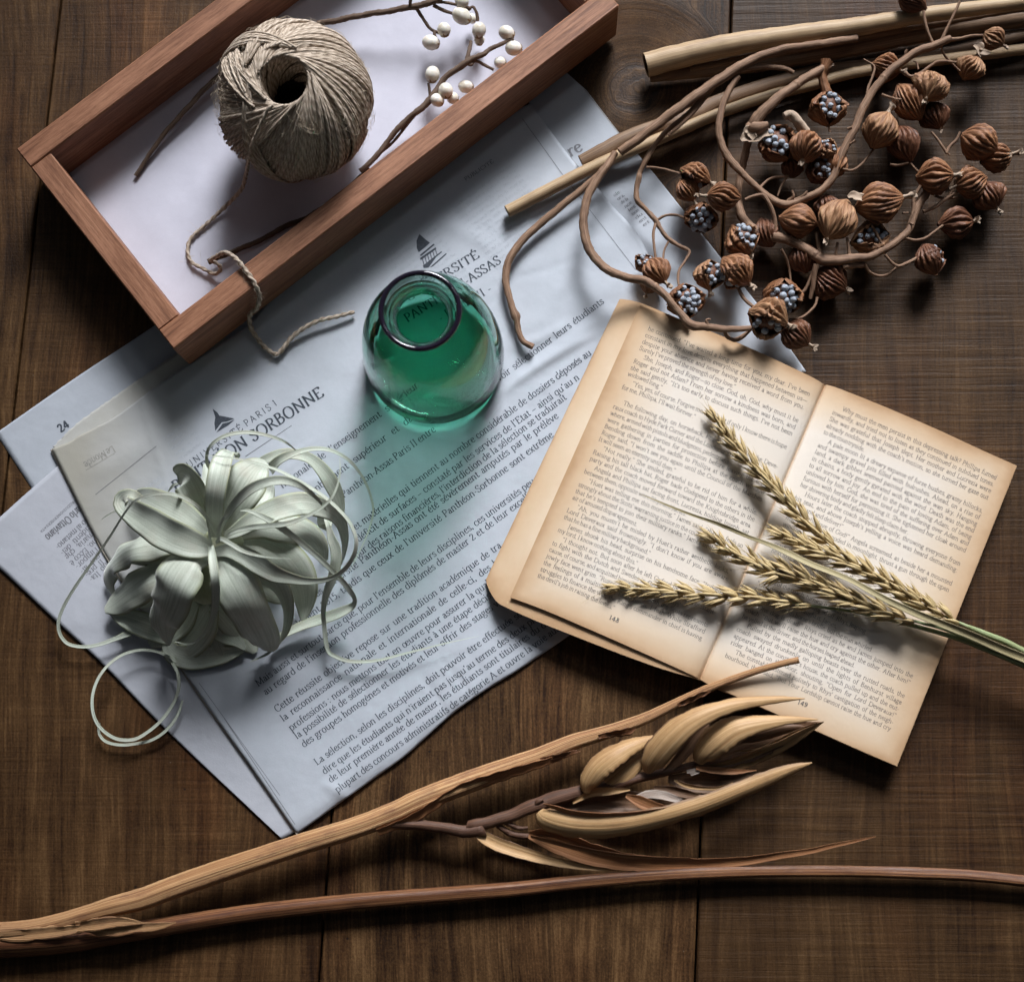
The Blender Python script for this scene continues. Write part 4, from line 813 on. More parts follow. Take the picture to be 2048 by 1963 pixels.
# ------------------------------------------------------------------ open paperback
def pagemat():
    m, nt, b = newmat('yellowed_page')
    a = N_(nt, 'ShaderNodeAttribute', attribute_name='guv'); sp = N_(nt, 'ShaderNodeSeparateXYZ'); nt.links.new(a.outputs['Vector'], sp.inputs[0])
    f = noise(nt, coord(nt, (26, 26, 26), False), 1.0, 4); f2 = noise(nt, coord(nt, (1300, 1300, 1300), False), 1.0, 3, .7)
    d = math_(nt, 'MULTIPLY_ADD', math_(nt, 'SUBTRACT', f, 0.5), 0.24, sp.outputs[0])      # distance from the page's edge, browned with age
    col = ramp(nt, d, [(0.0, (0.41, 0.25, 0.135)), (0.08, (0.53, 0.365, 0.23)), (0.26, (0.62, 0.49, 0.36)), (0.6, (0.665, 0.60, 0.53))])
    col = mix(nt, math_(nt, 'MULTIPLY', f2, 0.16), col, (0.45, 0.33, 0.22))
    nt.links.new(col, b.inputs['Base Color']); b.inputs['Roughness'].default_value = 0.8; b.inputs['Specular IOR Level'].default_value = 0.2
    bump(nt, b, math_(nt, 'MULTIPLY_ADD', f2, .1, noise(nt, coord(nt, (60, 60, 60), False), 1.0, 3)), 0.3, 0.0008); return m
def edgemat():
    m, nt, b = newmat('page_edges')
    f = noise(nt, coord(nt, (.25, .25, 60)), 1.0, 3, .7)
    nt.links.new(ramp(nt, f, [(0.35, (0.30, 0.17, 0.085)), (0.6, (0.56, 0.39, 0.23))]), b.inputs['Base Color']); b.inputs['Roughness'].default_value = 0.85
    bump(nt, b, f, .5, .0005); return m
M_page = pagemat(); M_pedge = edgemat()
class Page:
    """ruled surface given by lines (top px, bottom px, height); keeps height as a function of position"""
    def __init__(s, rows):
        s.r = np.array(rows, float); n = len(rows); s.u = np.arange(n)
        s.fine = cat(np.c_[s.r, ], 90) if False else None
        q = np.linspace(0, n - 1, 12 * n); i = np.clip(q.astype(int), 0, n - 2); t = (q - i)[:, None]
        e = np.vstack([2 * s.r[0] - s.r[1], s.r, 2 * s.r[-1] - s.r[-2]])
        p0, p1, p2, p3 = e[i], e[i + 1], e[i + 2], e[i + 3]
        s.f = 0.5 * (2 * p1 + (p2 - p0) * t + (2 * p0 - 5 * p1 + 4 * p2 - p3) * t ** 2 + (3 * p1 - p0 - 3 * p2 + p3) * t ** 3)
    def z(s, x, y):
        x = np.asarray(x, float); y = np.asarray(y, float); f = s.f
        ax, ay, bx, by = f[:, 0], f[:, 1], f[:, 2], f[:, 3]; L = np.hypot(bx - ax, by - ay)
        d = ((x[..., None] - ax) * (by - ay) - (y[..., None] - ay) * (bx - ax)) / L
        sg = d[..., :-1] * d[..., 1:] <= 0; k = np.argmax(sg, -1); ok = sg.any(-1)
        k = np.where(ok, k, np.where(np.abs(d[..., 0]) < np.abs(d[..., -1]), 0, len(f) - 2))
        d0 = np.take_along_axis(d, k[..., None], -1)[..., 0]; d1 = np.take_along_axis(d, k[..., None] + 1, -1)[..., 0]
        t = np.clip(d0 / (d0 - d1 + 1e-9), 0, 1); return f[k, 4] + (f[k + 1, 4] - f[k, 4]) * t
    def grid(s, nv=30, dz=0.0, shrink=0.0, lift=None):
        v = np.linspace(0, 1, nv)[None]; f = s.f
        x = f[:, 0:1] + (f[:, 2:3] - f[:, 0:1]) * v; y = f[:, 1:2] + (f[:, 3:4] - f[:, 1:2]) * v; z = np.repeat(f[:, 4:5], nv, 1) + dz
        if lift is not None: z = z + lift(np.linspace(0, 1, len(f))[:, None], v)
        return P(x, y, z), np.stack([x, y], -1)
book = thing('open_book', 'old open paperback with yellowed pages 148 and 149 and wheat ears laid across it', 'book', P(1500, 1100, 0))
lef = Page([(1650, 770, 1400, 1358, 10.5), (1643, 765, 1391, 1353, 13.6), (1622, 753, 1368, 1342, 15.6), (1570, 728, 1315, 1318, 17.0), (1500, 696, 1243, 1286, 17.4), (1425, 666, 1165, 1252, 17.0), (1350, 638, 1090, 1220, 16.3), (1280, 611, 1020, 1194, 15.4)])
rig = Page([(1650, 770, 1400, 1358, 10.5), (1656, 770, 1407, 1362, 12.6), (1676, 776, 1426, 1372, 14.0), (1730, 797, 1482, 1396, 14.8), (1800, 826, 1553, 1427, 15.0), (1880, 861, 1635, 1462, 14.6), (1960, 898, 1716, 1498, 13.8), (2033, 931, 1793, 1531, 12.6)])
def pagedist(f, nv):
    """distance to the free edges of the page in units of ~45 mm"""
    u = np.linspace(0, 1, len(f))[:, None]; v = np.linspace(0, 1, nv)[None]
    d = np.minimum(np.minimum((1 - u) * 108, 12 + u * 108), np.minimum(v, 1 - v) * 172) / 45.0
    return np.stack([d, 0 * d, 0 * d], -1)
mb = MB(); g, _ = lef.grid(40); gd = pagedist(lef.f, 40)
g2 = g.copy(); g2[..., 2] -= .00012; mb.grid(g, gd); mb.grid(g2, gd); lp = mb.build('page', M_page, book, recalc=False)
lefz = lambda x, y: lef.z(x, y)
mb = MB(); g, _ = rig.grid(40); gd = pagedist(rig.f, 40); g2 = g.copy(); g2[..., 2] -= .00012; mb.grid(g, gd); mb.grid(g2, gd); rp = mb.build('page', M_page, book, recalc=False)
rigz = lambda x, y: rig.z(x, y)
# page blocks under the two open pages
def block(rows, zlow, name, inset):
    pg = Page(rows); g, xy = pg.grid(24); n, m = g.shape[:2]
    mb = MB(); gd = pagedist(pg.f, 24) ; mb.grid(g, gd * 0.3)
    o = mb.build(name, M_page, book, recalc=False)
    mb = MB()
    def rim(s): return np.concatenate([s[:, 0], s[-1, 1:], s[-2::-1, -1]])
    a = rim(g); cen = g.reshape(-1, 3).mean(0); lev = np.linspace(0, 1, 8)
    rings = []
    for k, t in enumerate(lev):
        q = a.copy(); q[:, 2] = a[:, 2] * (1 - t) + zlow * .001 * t; d = cen - a; d[:, 2] = 0; d = unit(d)
        q = q + d * (inset * .001 * t + RNG.normal(0, .00006, (len(a), 1))); rings.append(q)
    pts = np.stack(rings, 0); gg = np.stack([np.broadcast_to(pts[..., 0] * 100, pts.shape[:2]), pts[..., 1] * 100, np.broadcast_to(lev[:, None], pts.shape[:2])], -1)
    mb.grid(pts, gg); mb.build('page_edges', M_pedge, o, recalc=False)
    bot = g.copy(); bot[..., 2] = zlow * .001; c = cen * [1, 1, 0] + [0, 0, zlow * .001]; bot = bot + (c - bot) * (inset * .001 / .06); mb = MB(); mb.grid(bot); mb.build('cover', M_cover, book, recalc=False)
M_cover = inkmat('worn_cover', (0.12, 0.05, 0.045))
block([(1650, 771, 1400, 1360, 10.0), (1643, 766, 1392, 1357, 12.6), (1622, 755, 1368, 1350, 14.4), (1570, 728, 1312, 1333, 15.6), (1500, 696, 1235, 1305, 15.8), (1425, 664, 1150, 1272, 15.2), (1350, 634, 1070, 1240, 14.4), (1290, 609, 1012, 1214, 13.4), (1268, 602, 994, 1203, 11.6), (1252, 599, 982, 1186, 9.0), (1241, 598, 974, 1168, 6.2), (1238, 600, 972, 1158, 4.6)], 3.9, 'page_block', 1.0)
block([(1650, 770.5, 1400, 1359, 10.2), (1656, 770.5, 1407, 1363, 12.2), (1676, 776.5, 1426, 1373, 13.7), (1730, 797, 1482, 1397, 14.5), (1800, 826, 1553, 1428, 14.7), (1880, 861, 1635, 1463, 14.3), (1960, 898, 1716, 1499, 13.5), (2034, 931, 1794, 1532, 12.2)], 0.5, 'page_block', 0.6)
LT = ['he continued. \u201cI\u2019ve waited a long time for you, my dear. I\u2019ve been', 'constant in my love despite everything that happened between us\u2014', 'despite your absence and never having received a word from you.', 'Surely I\u2019ve proved the strength of my love.\u201d', '>She, Joseph, and Roger\u2014so close. God, oh, God, why must it be', 'Roger and not Adam? From her sorrow a kindness was born, and', 'she said gently, \u201cIt\u2019s too early to discuss such things. I\u2019ve not been', 'widowed long.\u201d', '>\u201cYes, yes, of course. Forgive me, I can wait if only I know there is hope', 'for me, Phillipa, I\u2019ll wait forever.\u201d', '', '>The following day, on horseback, Roger accompanied the Deve-', 'raux coach to Hyde Park Corner and the Londoner\u2019s boz', 'where, armed with pistols and bludgeons, pedestrians', 'were gathering in parties for protection before leaving the town.', 'Bending down from the saddle to Phillipa at the coach window,', 'Roger said, \u201cI won\u2019t see you again until the Council of the Marches.', 'It will seem an eternity until then.\u201d', '>\u201cNot really.\u201d She smiled, grateful to be rid of him for a while.', 'Raising his tall black hat, Roger bade Godspeed to the others in the', 'party and the coach moved forward toward the Knightsbridge area.', '>Angela and Phillipa sat facing front, Lucrezia, holding Joseph, sat', 'between them; opposite were Rhys and James.', '>\u201cHuet was telling me this morning,\u201d James said, \u201cthat he feels so', 'strongly about the Scots\u2019 warranting justice in the council', 'that he\u2019s tempted to join their military ranks.\u201d James smiled with an', 'air of amused disparagement.', '>\u201cAh, you mustn\u2019t be misled by Huet\u2019s rather aesthetic looks,\u201d', 'Lord Deveraux said frowningly. \u201cI don\u2019t know if you are aware', 'that he has a fine military background.\u201d', '>James shook his head, surprise on his handsome face. \u201cIndeed,', 'my lord, I know nothing about this.\u201d', '>\u201cI thought not. But soon after he left Oxford he crossed the sea', 'to fight with the Dutch and Swedes in Germany for the Protestant', 'cause, of course, and acquitted himself a fine soldier.\u201d Rhys\u2019', 'jowly face went grim. \u201cRoger, his company with the Scots represents', 'the feelings of a multitude of Englishmen, I fear. While Strafford', 'struggles to finance the war, the King\u2019s commander in chief is having', 'the devil\u2019s job in raising the levies.\u201d']
RT = ['>Why must the men persist in this depressing talk? Phillipa fumed', 'inwardly, and tried not to listen as they continued in subdued tones.', 'She was grateful that Joseph slept. Her mother and Lucrezia were', 'already nodding with the coach\u2019s motion, so she turned her gaze out', 'to the countryside.', '>A pale moon lit a dreary expanse of furze bushes, grassy hillocks,', 'and swampy gravel pits filled with bulrushes. Ahead, on a rise of', 'land, a dark gibbet seemed painted against the wan sky. Hanging', 'in chains, a body gently gyrated with the wind. Death was the end', 'to all sorrow and joy. An end to the pain of loving Adam, of being', 'unloved by him. God, she was tired of the suffering over Adam and', 'furious with herself for permitting it. She tightened her cloak around', 'her shivering body and gladly felt sleep claim her.', '>Hours later the coach stopped abruptly, throwing everyone from', 'his seat, and above Joseph\u2019s yelling a voice was heard demanding:', '>\u201cStand and deliver!\u201d', '>\u201cFor the love of God!\u201d Angela screamed, as beside her a mounted', 'man, masked and hooded in moonlight, thrust a gun through the open', 'window.', '>Rhys', 'he caught the wrist and there was an oath and her cry', 'crash, then the robber slumped in the saddle.', 'next to it, and James was lifted', '>', 'confront a', 'her purse', '>side of the coach, turning it round to', '\u201cOne dog is dead!\u201d and galloped off. Rhys, leaping', 'firing it at him. As he caught it, James,', '>tried to seize his horse\u2019s bridle, but the man whirled', '>\u201cOne dog is dead!\u201d Rhys cried as he and James jumped into the', 'coach. \u201cBut we\u2019ll raise the hue and cry against the other. After him!\u201d', 'he yelled at the driver, and the horses leaped ahead.', '>Pulled by the madly galloping beasts over the rutted roads, the', 'coach swayed drunkenly on until the lights of Benhurst village', 'appeared. At the constable\u2019s house, the coach pulled up and the out-', 'rider banged on the door, shouting, \u201cOpen for Lord Deveraux!\u201d', '>The constable listened politely to Rhys\u2019 castigation of the neigh-', 'bourhood, then said, \u201cBut Your Lordship cannot raise the hue and cry']
def settext(lines, a0, a1, b0, b1, zf, parent, page_no, pa, pb, sc=0.128, bow=0.0):
    mb = MB(); n = len(lines) - 1; a0, a1, b0, b1 = [np.array(q, float) for q in (a0, a1, b0, b1)]
    for i, t in enumerate(lines):
        if not t.strip('>'): continue
        k = i / n; a = a0 + (a1 - a0) * k; b = b0 + (b1 - b0) * k; d = b - a
        if t[0] == '>': a = a + d * 0.045; t = t[1:]
        L = np.hypot(*(b - a)); w = width(t) * sc
        if w < 0.84 * L: b = a + (b - a) * (w * 0.97 / L)
        write(mb, t, a, b, zf, sc, 7.0, 3.4, lift=0.1, bow=bow)
    write(mb, page_no, pa, pb, zf, 0.13, 11, 5, lift=0.14)
    mb.build('printed_text', M_inkb, parent, recalc=False)
settext(LT, (1295, 660), (1074, 1153), (1619, 792), (1397, 1293), lefz, lp, '148', (1217, 1237), (1237, 1245), bow=2.0)
settext(RT, (1669, 814), (1449, 1313), (1992, 959), (1780, 1461), rigz, rp, '149', (1594, 1406), (1614, 1414), bow=1.0)

# ------------------------------------------------------------------ pale air plant
def airmat():
    m, nt, b = newmat('silvery_leaf')
    f = noise(nt, coord(nt, (7, 7, .22)), 1.0, 4, .6, .1); f2 = noise(nt, coord(nt, (2300, 2300, 2300), False), 1.0, 2, .7); f3 = noise(nt, coord(nt, (70, 70, 70), False), 1.0, 3)
    a = N_(nt, 'ShaderNodeAttribute', attribute_name='guv'); sp = N_(nt, 'ShaderNodeSeparateXYZ'); nt.links.new(a.outputs['Vector'], sp.inputs[0])
    ed = math_(nt, 'ABSOLUTE', sp.outputs[0])
    col = ramp(nt, math_(nt, 'MULTIPLY_ADD', f2, .3, math_(nt, 'MULTIPLY', f, .7)), [(.3, (.30, .335, .265)), (.5, (.485, .52, .435)), (.7, (.655, .685, .61))])
    col = mix(nt, ramp(nt, ed, [(.80, (0, 0, 0)), (.97, (.75, .75, .75))]), col, (.22, .235, .105))
    col = mix(nt, ramp(nt, f3, [(.5, (0, 0, 0)), (.75, (.4, .4, .4))]), col, (.40, .33, .26))
    nt.links.new(col, b.inputs['Base Color']); b.inputs['Roughness'].default_value = .62; b.inputs['Specular IOR Level'].default_value = .35
    b.inputs['Sheen Weight'].default_value = .5; b.inputs['Sheen Roughness'].default_value = .4
    bump(nt, b, math_(nt, 'MULTIPLY_ADD', f, .8, math_(nt, 'MULTIPLY', f2, .4)), .35, .0004); return m
M_air = airmat()
plant = thing('air_plant', 'pale silvery green air plant with broad curling leaves and long thin looping tips', 'plant', P(427, 1100, 3.6))
A5, A6, A7 = Zm(100, 840, 4), Zm(400, 840, 4), Zm(100, 1150, 4)
def lf(parts, roll=0, cup=.22, n=60, wave=0.0, th=.0006, wl=.02):
    """parts: rows (x,y,z,full width px of enlargement)"""
    a = np.vstack(parts) if isinstance(parts, list) else parts
    a = a.copy(); a[:, 3] *= np.where(a[:, 3] < 15, .43, .5)
    p, w = wpath(a, n); mb = MB(); mb.leaf(p, w, roll, cup, th, 11, wave, wl); return mb.build('leaf', M_air, plant)
# under-leaves first: short broad leaves fanning out below the crown
for (x, y, l, ang, w, z0, z1_) in ((1150, 1250, 620, 150, 210, 22, 7), (1150, 1270, 520, 118, 200, 14, 5), (1300, 1290, 420, 92, 200, 14, 5), (1480, 1290, 480, 66, 200, 14, 5), (1600, 1200, 560, 30, 220, 24, 8), (1600, 1000, 520, -12, 200, 24, 9), (1500, 800, 500, -48, 200, 26, 10), (1250, 800, 560, -92, 200, 26, 10), (1000, 900, 560, -150, 220, 26, 10), (1000, 1080, 560, 176, 220, 26, 9)):
    t = np.linspace(0, 1, 7); d = np.array([math.cos(R_(ang)), math.sin(R_(ang))]); q = np.array([-d[1], d[0]])
    rows = np.array([[x + d[0] * l * (s * .8) + q[0] * 40 * math.sin(s * 3), y + d[1] * l * (s * .8) + q[1] * 40 * math.sin(s * 3), z0 + 7 * math.sin(s * 3.14) + (z1_ - z0) * s, w * (.55 + .6 * math.sin(min(s, .8) * 2.4)) * (1 - s ** 3 * .8)] for s in t])
    rows[:, 0] = 100 + rows[:, 0] / 4; rows[:, 1] = 840 + rows[:, 1] / 4; rows[:, 3] /= 4
    lf(rows, cup=-.25, n=30, wave=.08)
lf(A5('1250,900,40,120 1150,820,43,190 1050,750,42,230 930,690,38,230 820,640,32,200 740,610,25,140 680,600,18,70'), roll=[0, -20], cup=.15)
lf(A5('1270,960,34,120 1120,950,36,180 950,970,36,240 780,1000,33,270 640,1040,28,260 540,1110,21,230 480,1190,14,190 470,1290,9,140 500,1390,7,60'), roll=[0, 25, 40], cup=-.3, wave=.18)
lf(A5('1180,1090,26,120 1020,1170,29,200 880,1240,29,260 740,1310,25,300 620,1390,18,290 520,1470,12,200 440,1520,9,60'), roll=[0, 18], cup=-.2, wave=.12)
lf(A5('470,1525,8,30 600,1580,9,150 760,1640,9,200 900,1700,8,180 1010,1770,7,90 1060,1830,6,20'), roll=0, cup=.2)
lf(A5('1250,760,30,130 1200,660,38,200 1150,560,44,250 1100,480,48,250 1060,440,44,190 1020,450,36,110'), roll=[0, -15, -35], cup=.45, wave=.12)
lf(A5('1390,880,40,120 1450,730,49,240 1520,590,54,320 1580,480,55,340 1640,400,52,260 1690,360,46,150 1730,340,40,60'), roll=[0, 12, 18], cup=.12, wave=.10)
lf(A5('1330,940,46,90 1320,820,56,140 1318,700,64,170 1330,560,70,180 1355,420,71,185 1385,310,66,170 1420,262,58,130 1470,270,50,90 1510,300,44,50'), roll=[0, -8, 0], cup=.2)
lf([A5('1290,1030,48,110'), A5('1200,1010,53,200 1080,970,56,260 930,900,57,280 800,820,55,270 690,750,50,230 610,700,45,180 575,650,42,150 600,612,44,120 660,600,45,90 730,630,42,60')], roll=[0, -14, -22, 0], cup=.26, wave=.05)
lf(A6('330,900,40,120 500,850,43,200 640,860,42,240 780,880,37,230 880,930,29,200 950,1010,21,150 980,1120,13,90'), roll=[0, 12], cup=-.3)
lf(A6('350,1000,36,160 480,1010,37,260 620,1080,34,330 740,1200,27,330 810,1340,18,270 830,1480,10,160 820,1600,7,50'), roll=[0, 10], cup=-.22, wave=.06)
lf(A5('1480,1120,40,120 1620,1170,42,170 1760,1260,40,210 1850,1380,34,190 1890,1520,25,150 1880,1660,15,110 1830,1780,8,40'), roll=[0, 35, 45], cup=-.3)
lf(A5('1270,1085,44,130 1140,1110,52,260 1062,1190,55,370 1000,1300,55,390 965,1410,50,370 930,1520,42,345 905,1610,32,280 920,1710,22,150 948,1800,11,30'), roll=[0, 8, 0], cup=[-.3, -.2, -.1], wave=.08)
lf(A5('1340,1100,46,120 1400,1165,52,300 1455,1270,55,380 1520,1390,53,370 1580,1510,47,335 1640,1630,37,310 1695,1730,26,280 1730,1800,15,210 1745,1845,8,90'), roll=[0, -8, 0], cup=[-.3, -.2, -.1], wave=.06)
lf(A5('1290,1010,54,55 1300,1100,62,68 1318,1240,64,74 1328,1380,58,72 1318,1520,48,60 1275,1650,36,48 1200,1745,25,36 1110,1790,17,24 1000,1770,12,12'), roll=0, cup=.35)
# leaf that sweeps right and runs out into the large tail looping over the crown
lf(A6('110,1060,48,80 230,1040,54,120 350,1080,57,150 470,1150,57,165 590,1225,54,140 720,1262,50,95 850,1285,46,66 980,1278,44,54 1090,1240,44,50 1180,1160,46,50 1235,1060,50,50 1245,950,54,50 1200,830,59,48 1120,730,64,44 1000,620,69,40 880,540,73,36 760,470,76,32 620,400,77,28 450,345,76,24 250,300,73,16 40,280,68,4'), roll=[0, 20, 60, 20, 0], cup=.3, n=140)
lf(A6('200,930,52,60 300,880,59,120 420,810,64,170 560,740,66,200 700,690,66,205 840,670,62,190 970,700,55,160 1080,760,46,120 1140,850,36,95 1160,970,26,70 1150,1080,17,40 1130,1160,10,8'), roll=[0, -15, 10, 30], cup=.25, n=90)
lf(A6('190,950,55,28 260,895,61,44 380,862,66,52 540,845,70,54 700,826,73,48 850,770,76,36 980,695,78,28 1060,610,80,24 1105,500,81,18 1122,400,82,12 1116,295,82,3'), roll=0, cup=.35, n=80)
lf(A6('160,900,56,30 200,800,66,56 280,670,76,76 390,560,83,84 520,500,86,80 650,480,85,74 760,505,81,60 860,560,74,46 950,640,65,30 1010,720,56,8'), roll=[0, 10, 0], cup=.3, n=80)
lf(A6('560,400,24,90 620,330,29,78 700,285,32,66 800,250,33,52 920,228,33,42 1040,240,32,36 1150,290,29,32 1240,370,25,28 1320,490,20,24 1370,620,16,22 1385,740,13,18 1350,880,10,15 1300,1000,9,12 1240,1120,8,8 1200,1210,8,3'), roll=0, cup=.3, n=110)
lf(A6('450,340,20,50 560,300,24,80 680,270,25,90 800,280,24,84 900,320,22,90 990,410,20,115 1060,520,17,130 1110,640,13,100 1135,760,9,50 1140,850,7,10'), roll=[0, 0, 15], cup=.25, n=70)
lf(A6('100,420,40,40 55,330,50,32 70,230,56,30 150,150,60,34 280,105,62,36 420,100,61,34 560,128,57,30 680,175,50,24 770,242,40,8'), roll=0, cup=.35, n=70)
lf([A6('320,722,70,5 400,728,71,36 500,770,70,54 620,838,66,60 760,940,58,58 900,1055,50,54 1020,1165,43,52 1120,1265,36,52 1205,1370,29,50 1240,1440,24,40 1215,1490,20,60 1120,1540,16,85 1000,1585,13,95 860,1630,11,86 720,1690,10,72 600,1760,9,50'), A7('1750,620,8,30 1600,692,6.5,6')], roll=[0, 0, 0, 25, 10], cup=.3, n=140)
lf([A6('990,740,42,30 1030,860,44,50 1055,950,43,70 1085,1030,41,86 1090,1140,38,88 1060,1260,33,78 1015,1380,27,60 990,1500,21,48 992,1610,15,42'), N2('620,590,11,40 690,652,10,36 790,685,9.5,34 920,690,9.5,30 1060,672,10,26 1230,628,10.5,20 1400,585,10,15 1600,535,9,9 1830,486,7,2')], roll=0, cup=.35, n=140)
lf(A5('1335,930,50,22 1270,800,62,32 1190,700,70,34 1090,630,74,34 980,592,75,32 860,590,72,28 750,615,66,24 670,655,59,22 590,755,51,22 480,930,40,24 350,1120,29,26 210,1320,20,30 110,1490,14,32 68,1620,11,33 85,1720,9,33 150,1790,8,32 270,1812,8,32 400,1792,8,34 530,1745,8,44 650,1695,8,60'), roll=0, cup=.3, n=150)
lf(A7('1010,690,7,26 930,640,8,26 830,605,9,25 720,598,10,25 590,632,11,26 480,705,12,27 395,810,12.5,28 345,940,12.5,29 340,1070,12,30 375,1180,11,31 450,1262,10,31 550,1312,9,32 680,1310,8,32 800,1240,7.5,30 900,1150,7.5,30 985,1030,8,30 1030,900,9,30 1020,780,9,30 980,700,8,28'), roll=0, cup=.25, n=130)
lf(A7('1060,1000,6,20 1020,1120,6,26 940,1230,5.5,28 830,1310,5,28 700,1345,4.5,28 560,1356,4,28 450,1330,4,27 400,1280,4,25 388,1225,5,20 402,1180,7,8'), roll=0, cup=.25, n=80)
lf(A7('930,520,8,90 990,620,7,170 1120,660,6,190 1260,650,6,180 1400,630,6,140 1560,590,7,50'), roll=10, cup=.2)
lf(A7('1330,380,14,60 1340,440,11,140 1420,470,10,170 1500,520,9,120 1560,590,8,40'), roll=0, cup=.2)
lf(A5('1330,980,54,30 1365,948,60,40 1440,985,64,44 1540,1045,66,38 1660,1082,65,26 1800,1100,62,14 1940,1108,58,3'), roll=0, cup=.35)
lf(A5('1350,980,54,26 1350,890,64,38 1378,800,74,32 1448,728,82,4'), roll=0, cup=.35, n=30)
lf(A5('1290,990,54,20 1278,920,62,26 1268,840,70,4'), roll=0, cup=.3, n=20)
lf(A5('1310,1080,46,40 1400,1060,50,70 1480,1040,52,60 1560,1045,50,20'), roll=0, cup=.3, n=24)
lf(A5('410,795,9,4 460,760,12,12 520,730,16,16 620,690,22,18'), roll=0, cup=.3, n=20)
lf(A5('945,575,16,8 970,540,20,26 1000,515,24,24 1050,500,28,16'), roll=0, cup=.3, n=20)
lf(A6('960,760,26,50 985,820,20,90 1010,830,16,100 1050,800,14,40'), roll=20, cup=.3, n=20)
lf(A7('1290,250,22,140 1230,380,16,250 1150,500,10,270 1060,600,6,210 1000,680,5,80'), cup=-.2, wave=.06); lf(A7('1300,250,20,140 1330,380,14,250 1350,500,9,260 1380,600,6,190 1400,670,5,70'), cup=-.2, wave=.06); lf(A7('1320,240,22,140 1450,350,15,250 1540,460,9,240 1600,560,6,150 1640,620,5,50'), cup=-.2, wave=.05)
lf(A7('1150,200,20,140 1050,330,15,250 950,430,10,250 860,510,7,170 800,560,6,60'), cup=-.2, wave=.06)
mb = MB(); mb.blob(P(428, 1122, 21), (.025, .024, .019), None, 12, 18); mb.build('base', M_air, plant)  # bulb added under the leaves to block light and darken the gaps

# ------------------------------------------------------------------ cut canes at the upper right
M_cane = fibre('pale_cane', [(0.18, 0.105, 0.055), (0.36, 0.245, 0.14), (0.50, 0.37, 0.23)], 7, .10, .5, .5, .0005, .3, (.12, .06, .035))
M_caned = fibre('brown_cane', [(0.07, 0.038, 0.022), (0.16, 0.095, 0.055), (0.27, 0.17, 0.10)], 7, .12, .55, .5, .0005, .4, (.06, .03, .02))
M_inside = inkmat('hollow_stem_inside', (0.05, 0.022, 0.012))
B2, B2r, B3, B1, B4 = Zm(1000, 0, 1.96), Zm(1400, 0, 3.0247), Zm(1400, 300, 3.0247), Zm(980, 300, 4), Zm(1250, 0, 4)
def half(a, f=.5): a = a.copy(); a[:, 3] *= f; return a
def cane(name, label, rows, mat, n=60, hollow=True, grp='cut canes at the upper right', rib=0, ribd=0., bmp=.03, m=18, flat=1.0):
    p, r = wpath(half(rows), n); t = thing(name, label, 'cane', p[0] * [1, 1, 0], grp)
    T = tangents(p); mb = MB()
    if hollow:
        mb.tube(p, r, m, rib, ribd, 0, caps=False, flat=flat, bump=bmp); 
        k = max(4, n // 8); st = RNG.bit_generator.state; mb.build('stem', mat, t, recalc=False)
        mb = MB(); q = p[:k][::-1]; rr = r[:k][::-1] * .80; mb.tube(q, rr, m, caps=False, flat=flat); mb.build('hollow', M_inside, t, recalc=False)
        mb = MB(); a = np.linspace(0, 2 * np.pi, m, endpoint=False); 
        u = unit(np.cross(T[0], [0, 0, 1])); w = np.cross(u, T[0]); ring = lambda R, o: p[0] + T[0] * o + R * (np.cos(a)[:, None] * w * flat + np.sin(a)[:, None] * u)
        mb.grid(np.stack([ring(r[0] * .99, .0002), ring(r[0] * .94, -.0003), ring(r[0] * .80, .0001)], 0), None, cv=True); mb.build('cut_end', mat, t, recalc=False)
    else: mb.tube(p, r, m, rib, ribd, 0, flat=flat, bump=bmp); mb.build('stem', mat, t, recalc=False)
    return t
cane('cut_cane', 'thickest pale straw-coloured cane with a clean cut hollow end on the bare planks', B2('572,256,13,100 700,222,14,98 900,178,16,92 1150,140,18,84 1400,105,20,76 1650,62,21,66 1960,22,22,58 2200,-6,22,54'), M_cane)
cane('cut_cane', 'slim cane with a frayed cut end reaching furthest left over the newspaper', B1('160,492,8,112 420,350,9,108 700,205,10,104 960,66,11,98') if False else np.vstack([B1('140,492,8,104 420,345,9,106 700,200,9,104 960,75,9,100'), B4('420,1050,9,96 800,890,9,92 1150,770,8,92 1500,680,8,92 1960,560,8,92'), B2r('2100,280,8,70')]), M_cane, 70)
cane('cut_cane', 'darker reddish brown split cane lying under the vine, its open end on the newspaper edge', np.vstack([B2('318,632,6,52 400,592,7,62 520,530,7,60'), B4('560,905,6,120 700,830,6,118 1000,720,6,116 1300,630,6,112 1600,560,6,110'), B2r('1300,360,6,80 1960,210,6,76 2300,140,6,70')]), M_caned, 70, flat=.6)
cane('cut_cane', 'dark brown cane tucked directly beneath the thickest pale cane', B2('590,302,5,46 760,280,6,60 1000,250,6,74 1300,200,7,80 1600,140,8,84 1960,80,8,88 2200,50,8,88'), M_caned, 60, flat=.8)
cane('cut_cane', 'brown cane with faint ridges running off the right edge below the pale one', B2r('-60,420,9,40 300,350,10,56 560,305,10,60 900,235,11,60 1300,165,12,56 1700,95,12,50 2100,30,12,48'), M_caned, 60, hollow=False)

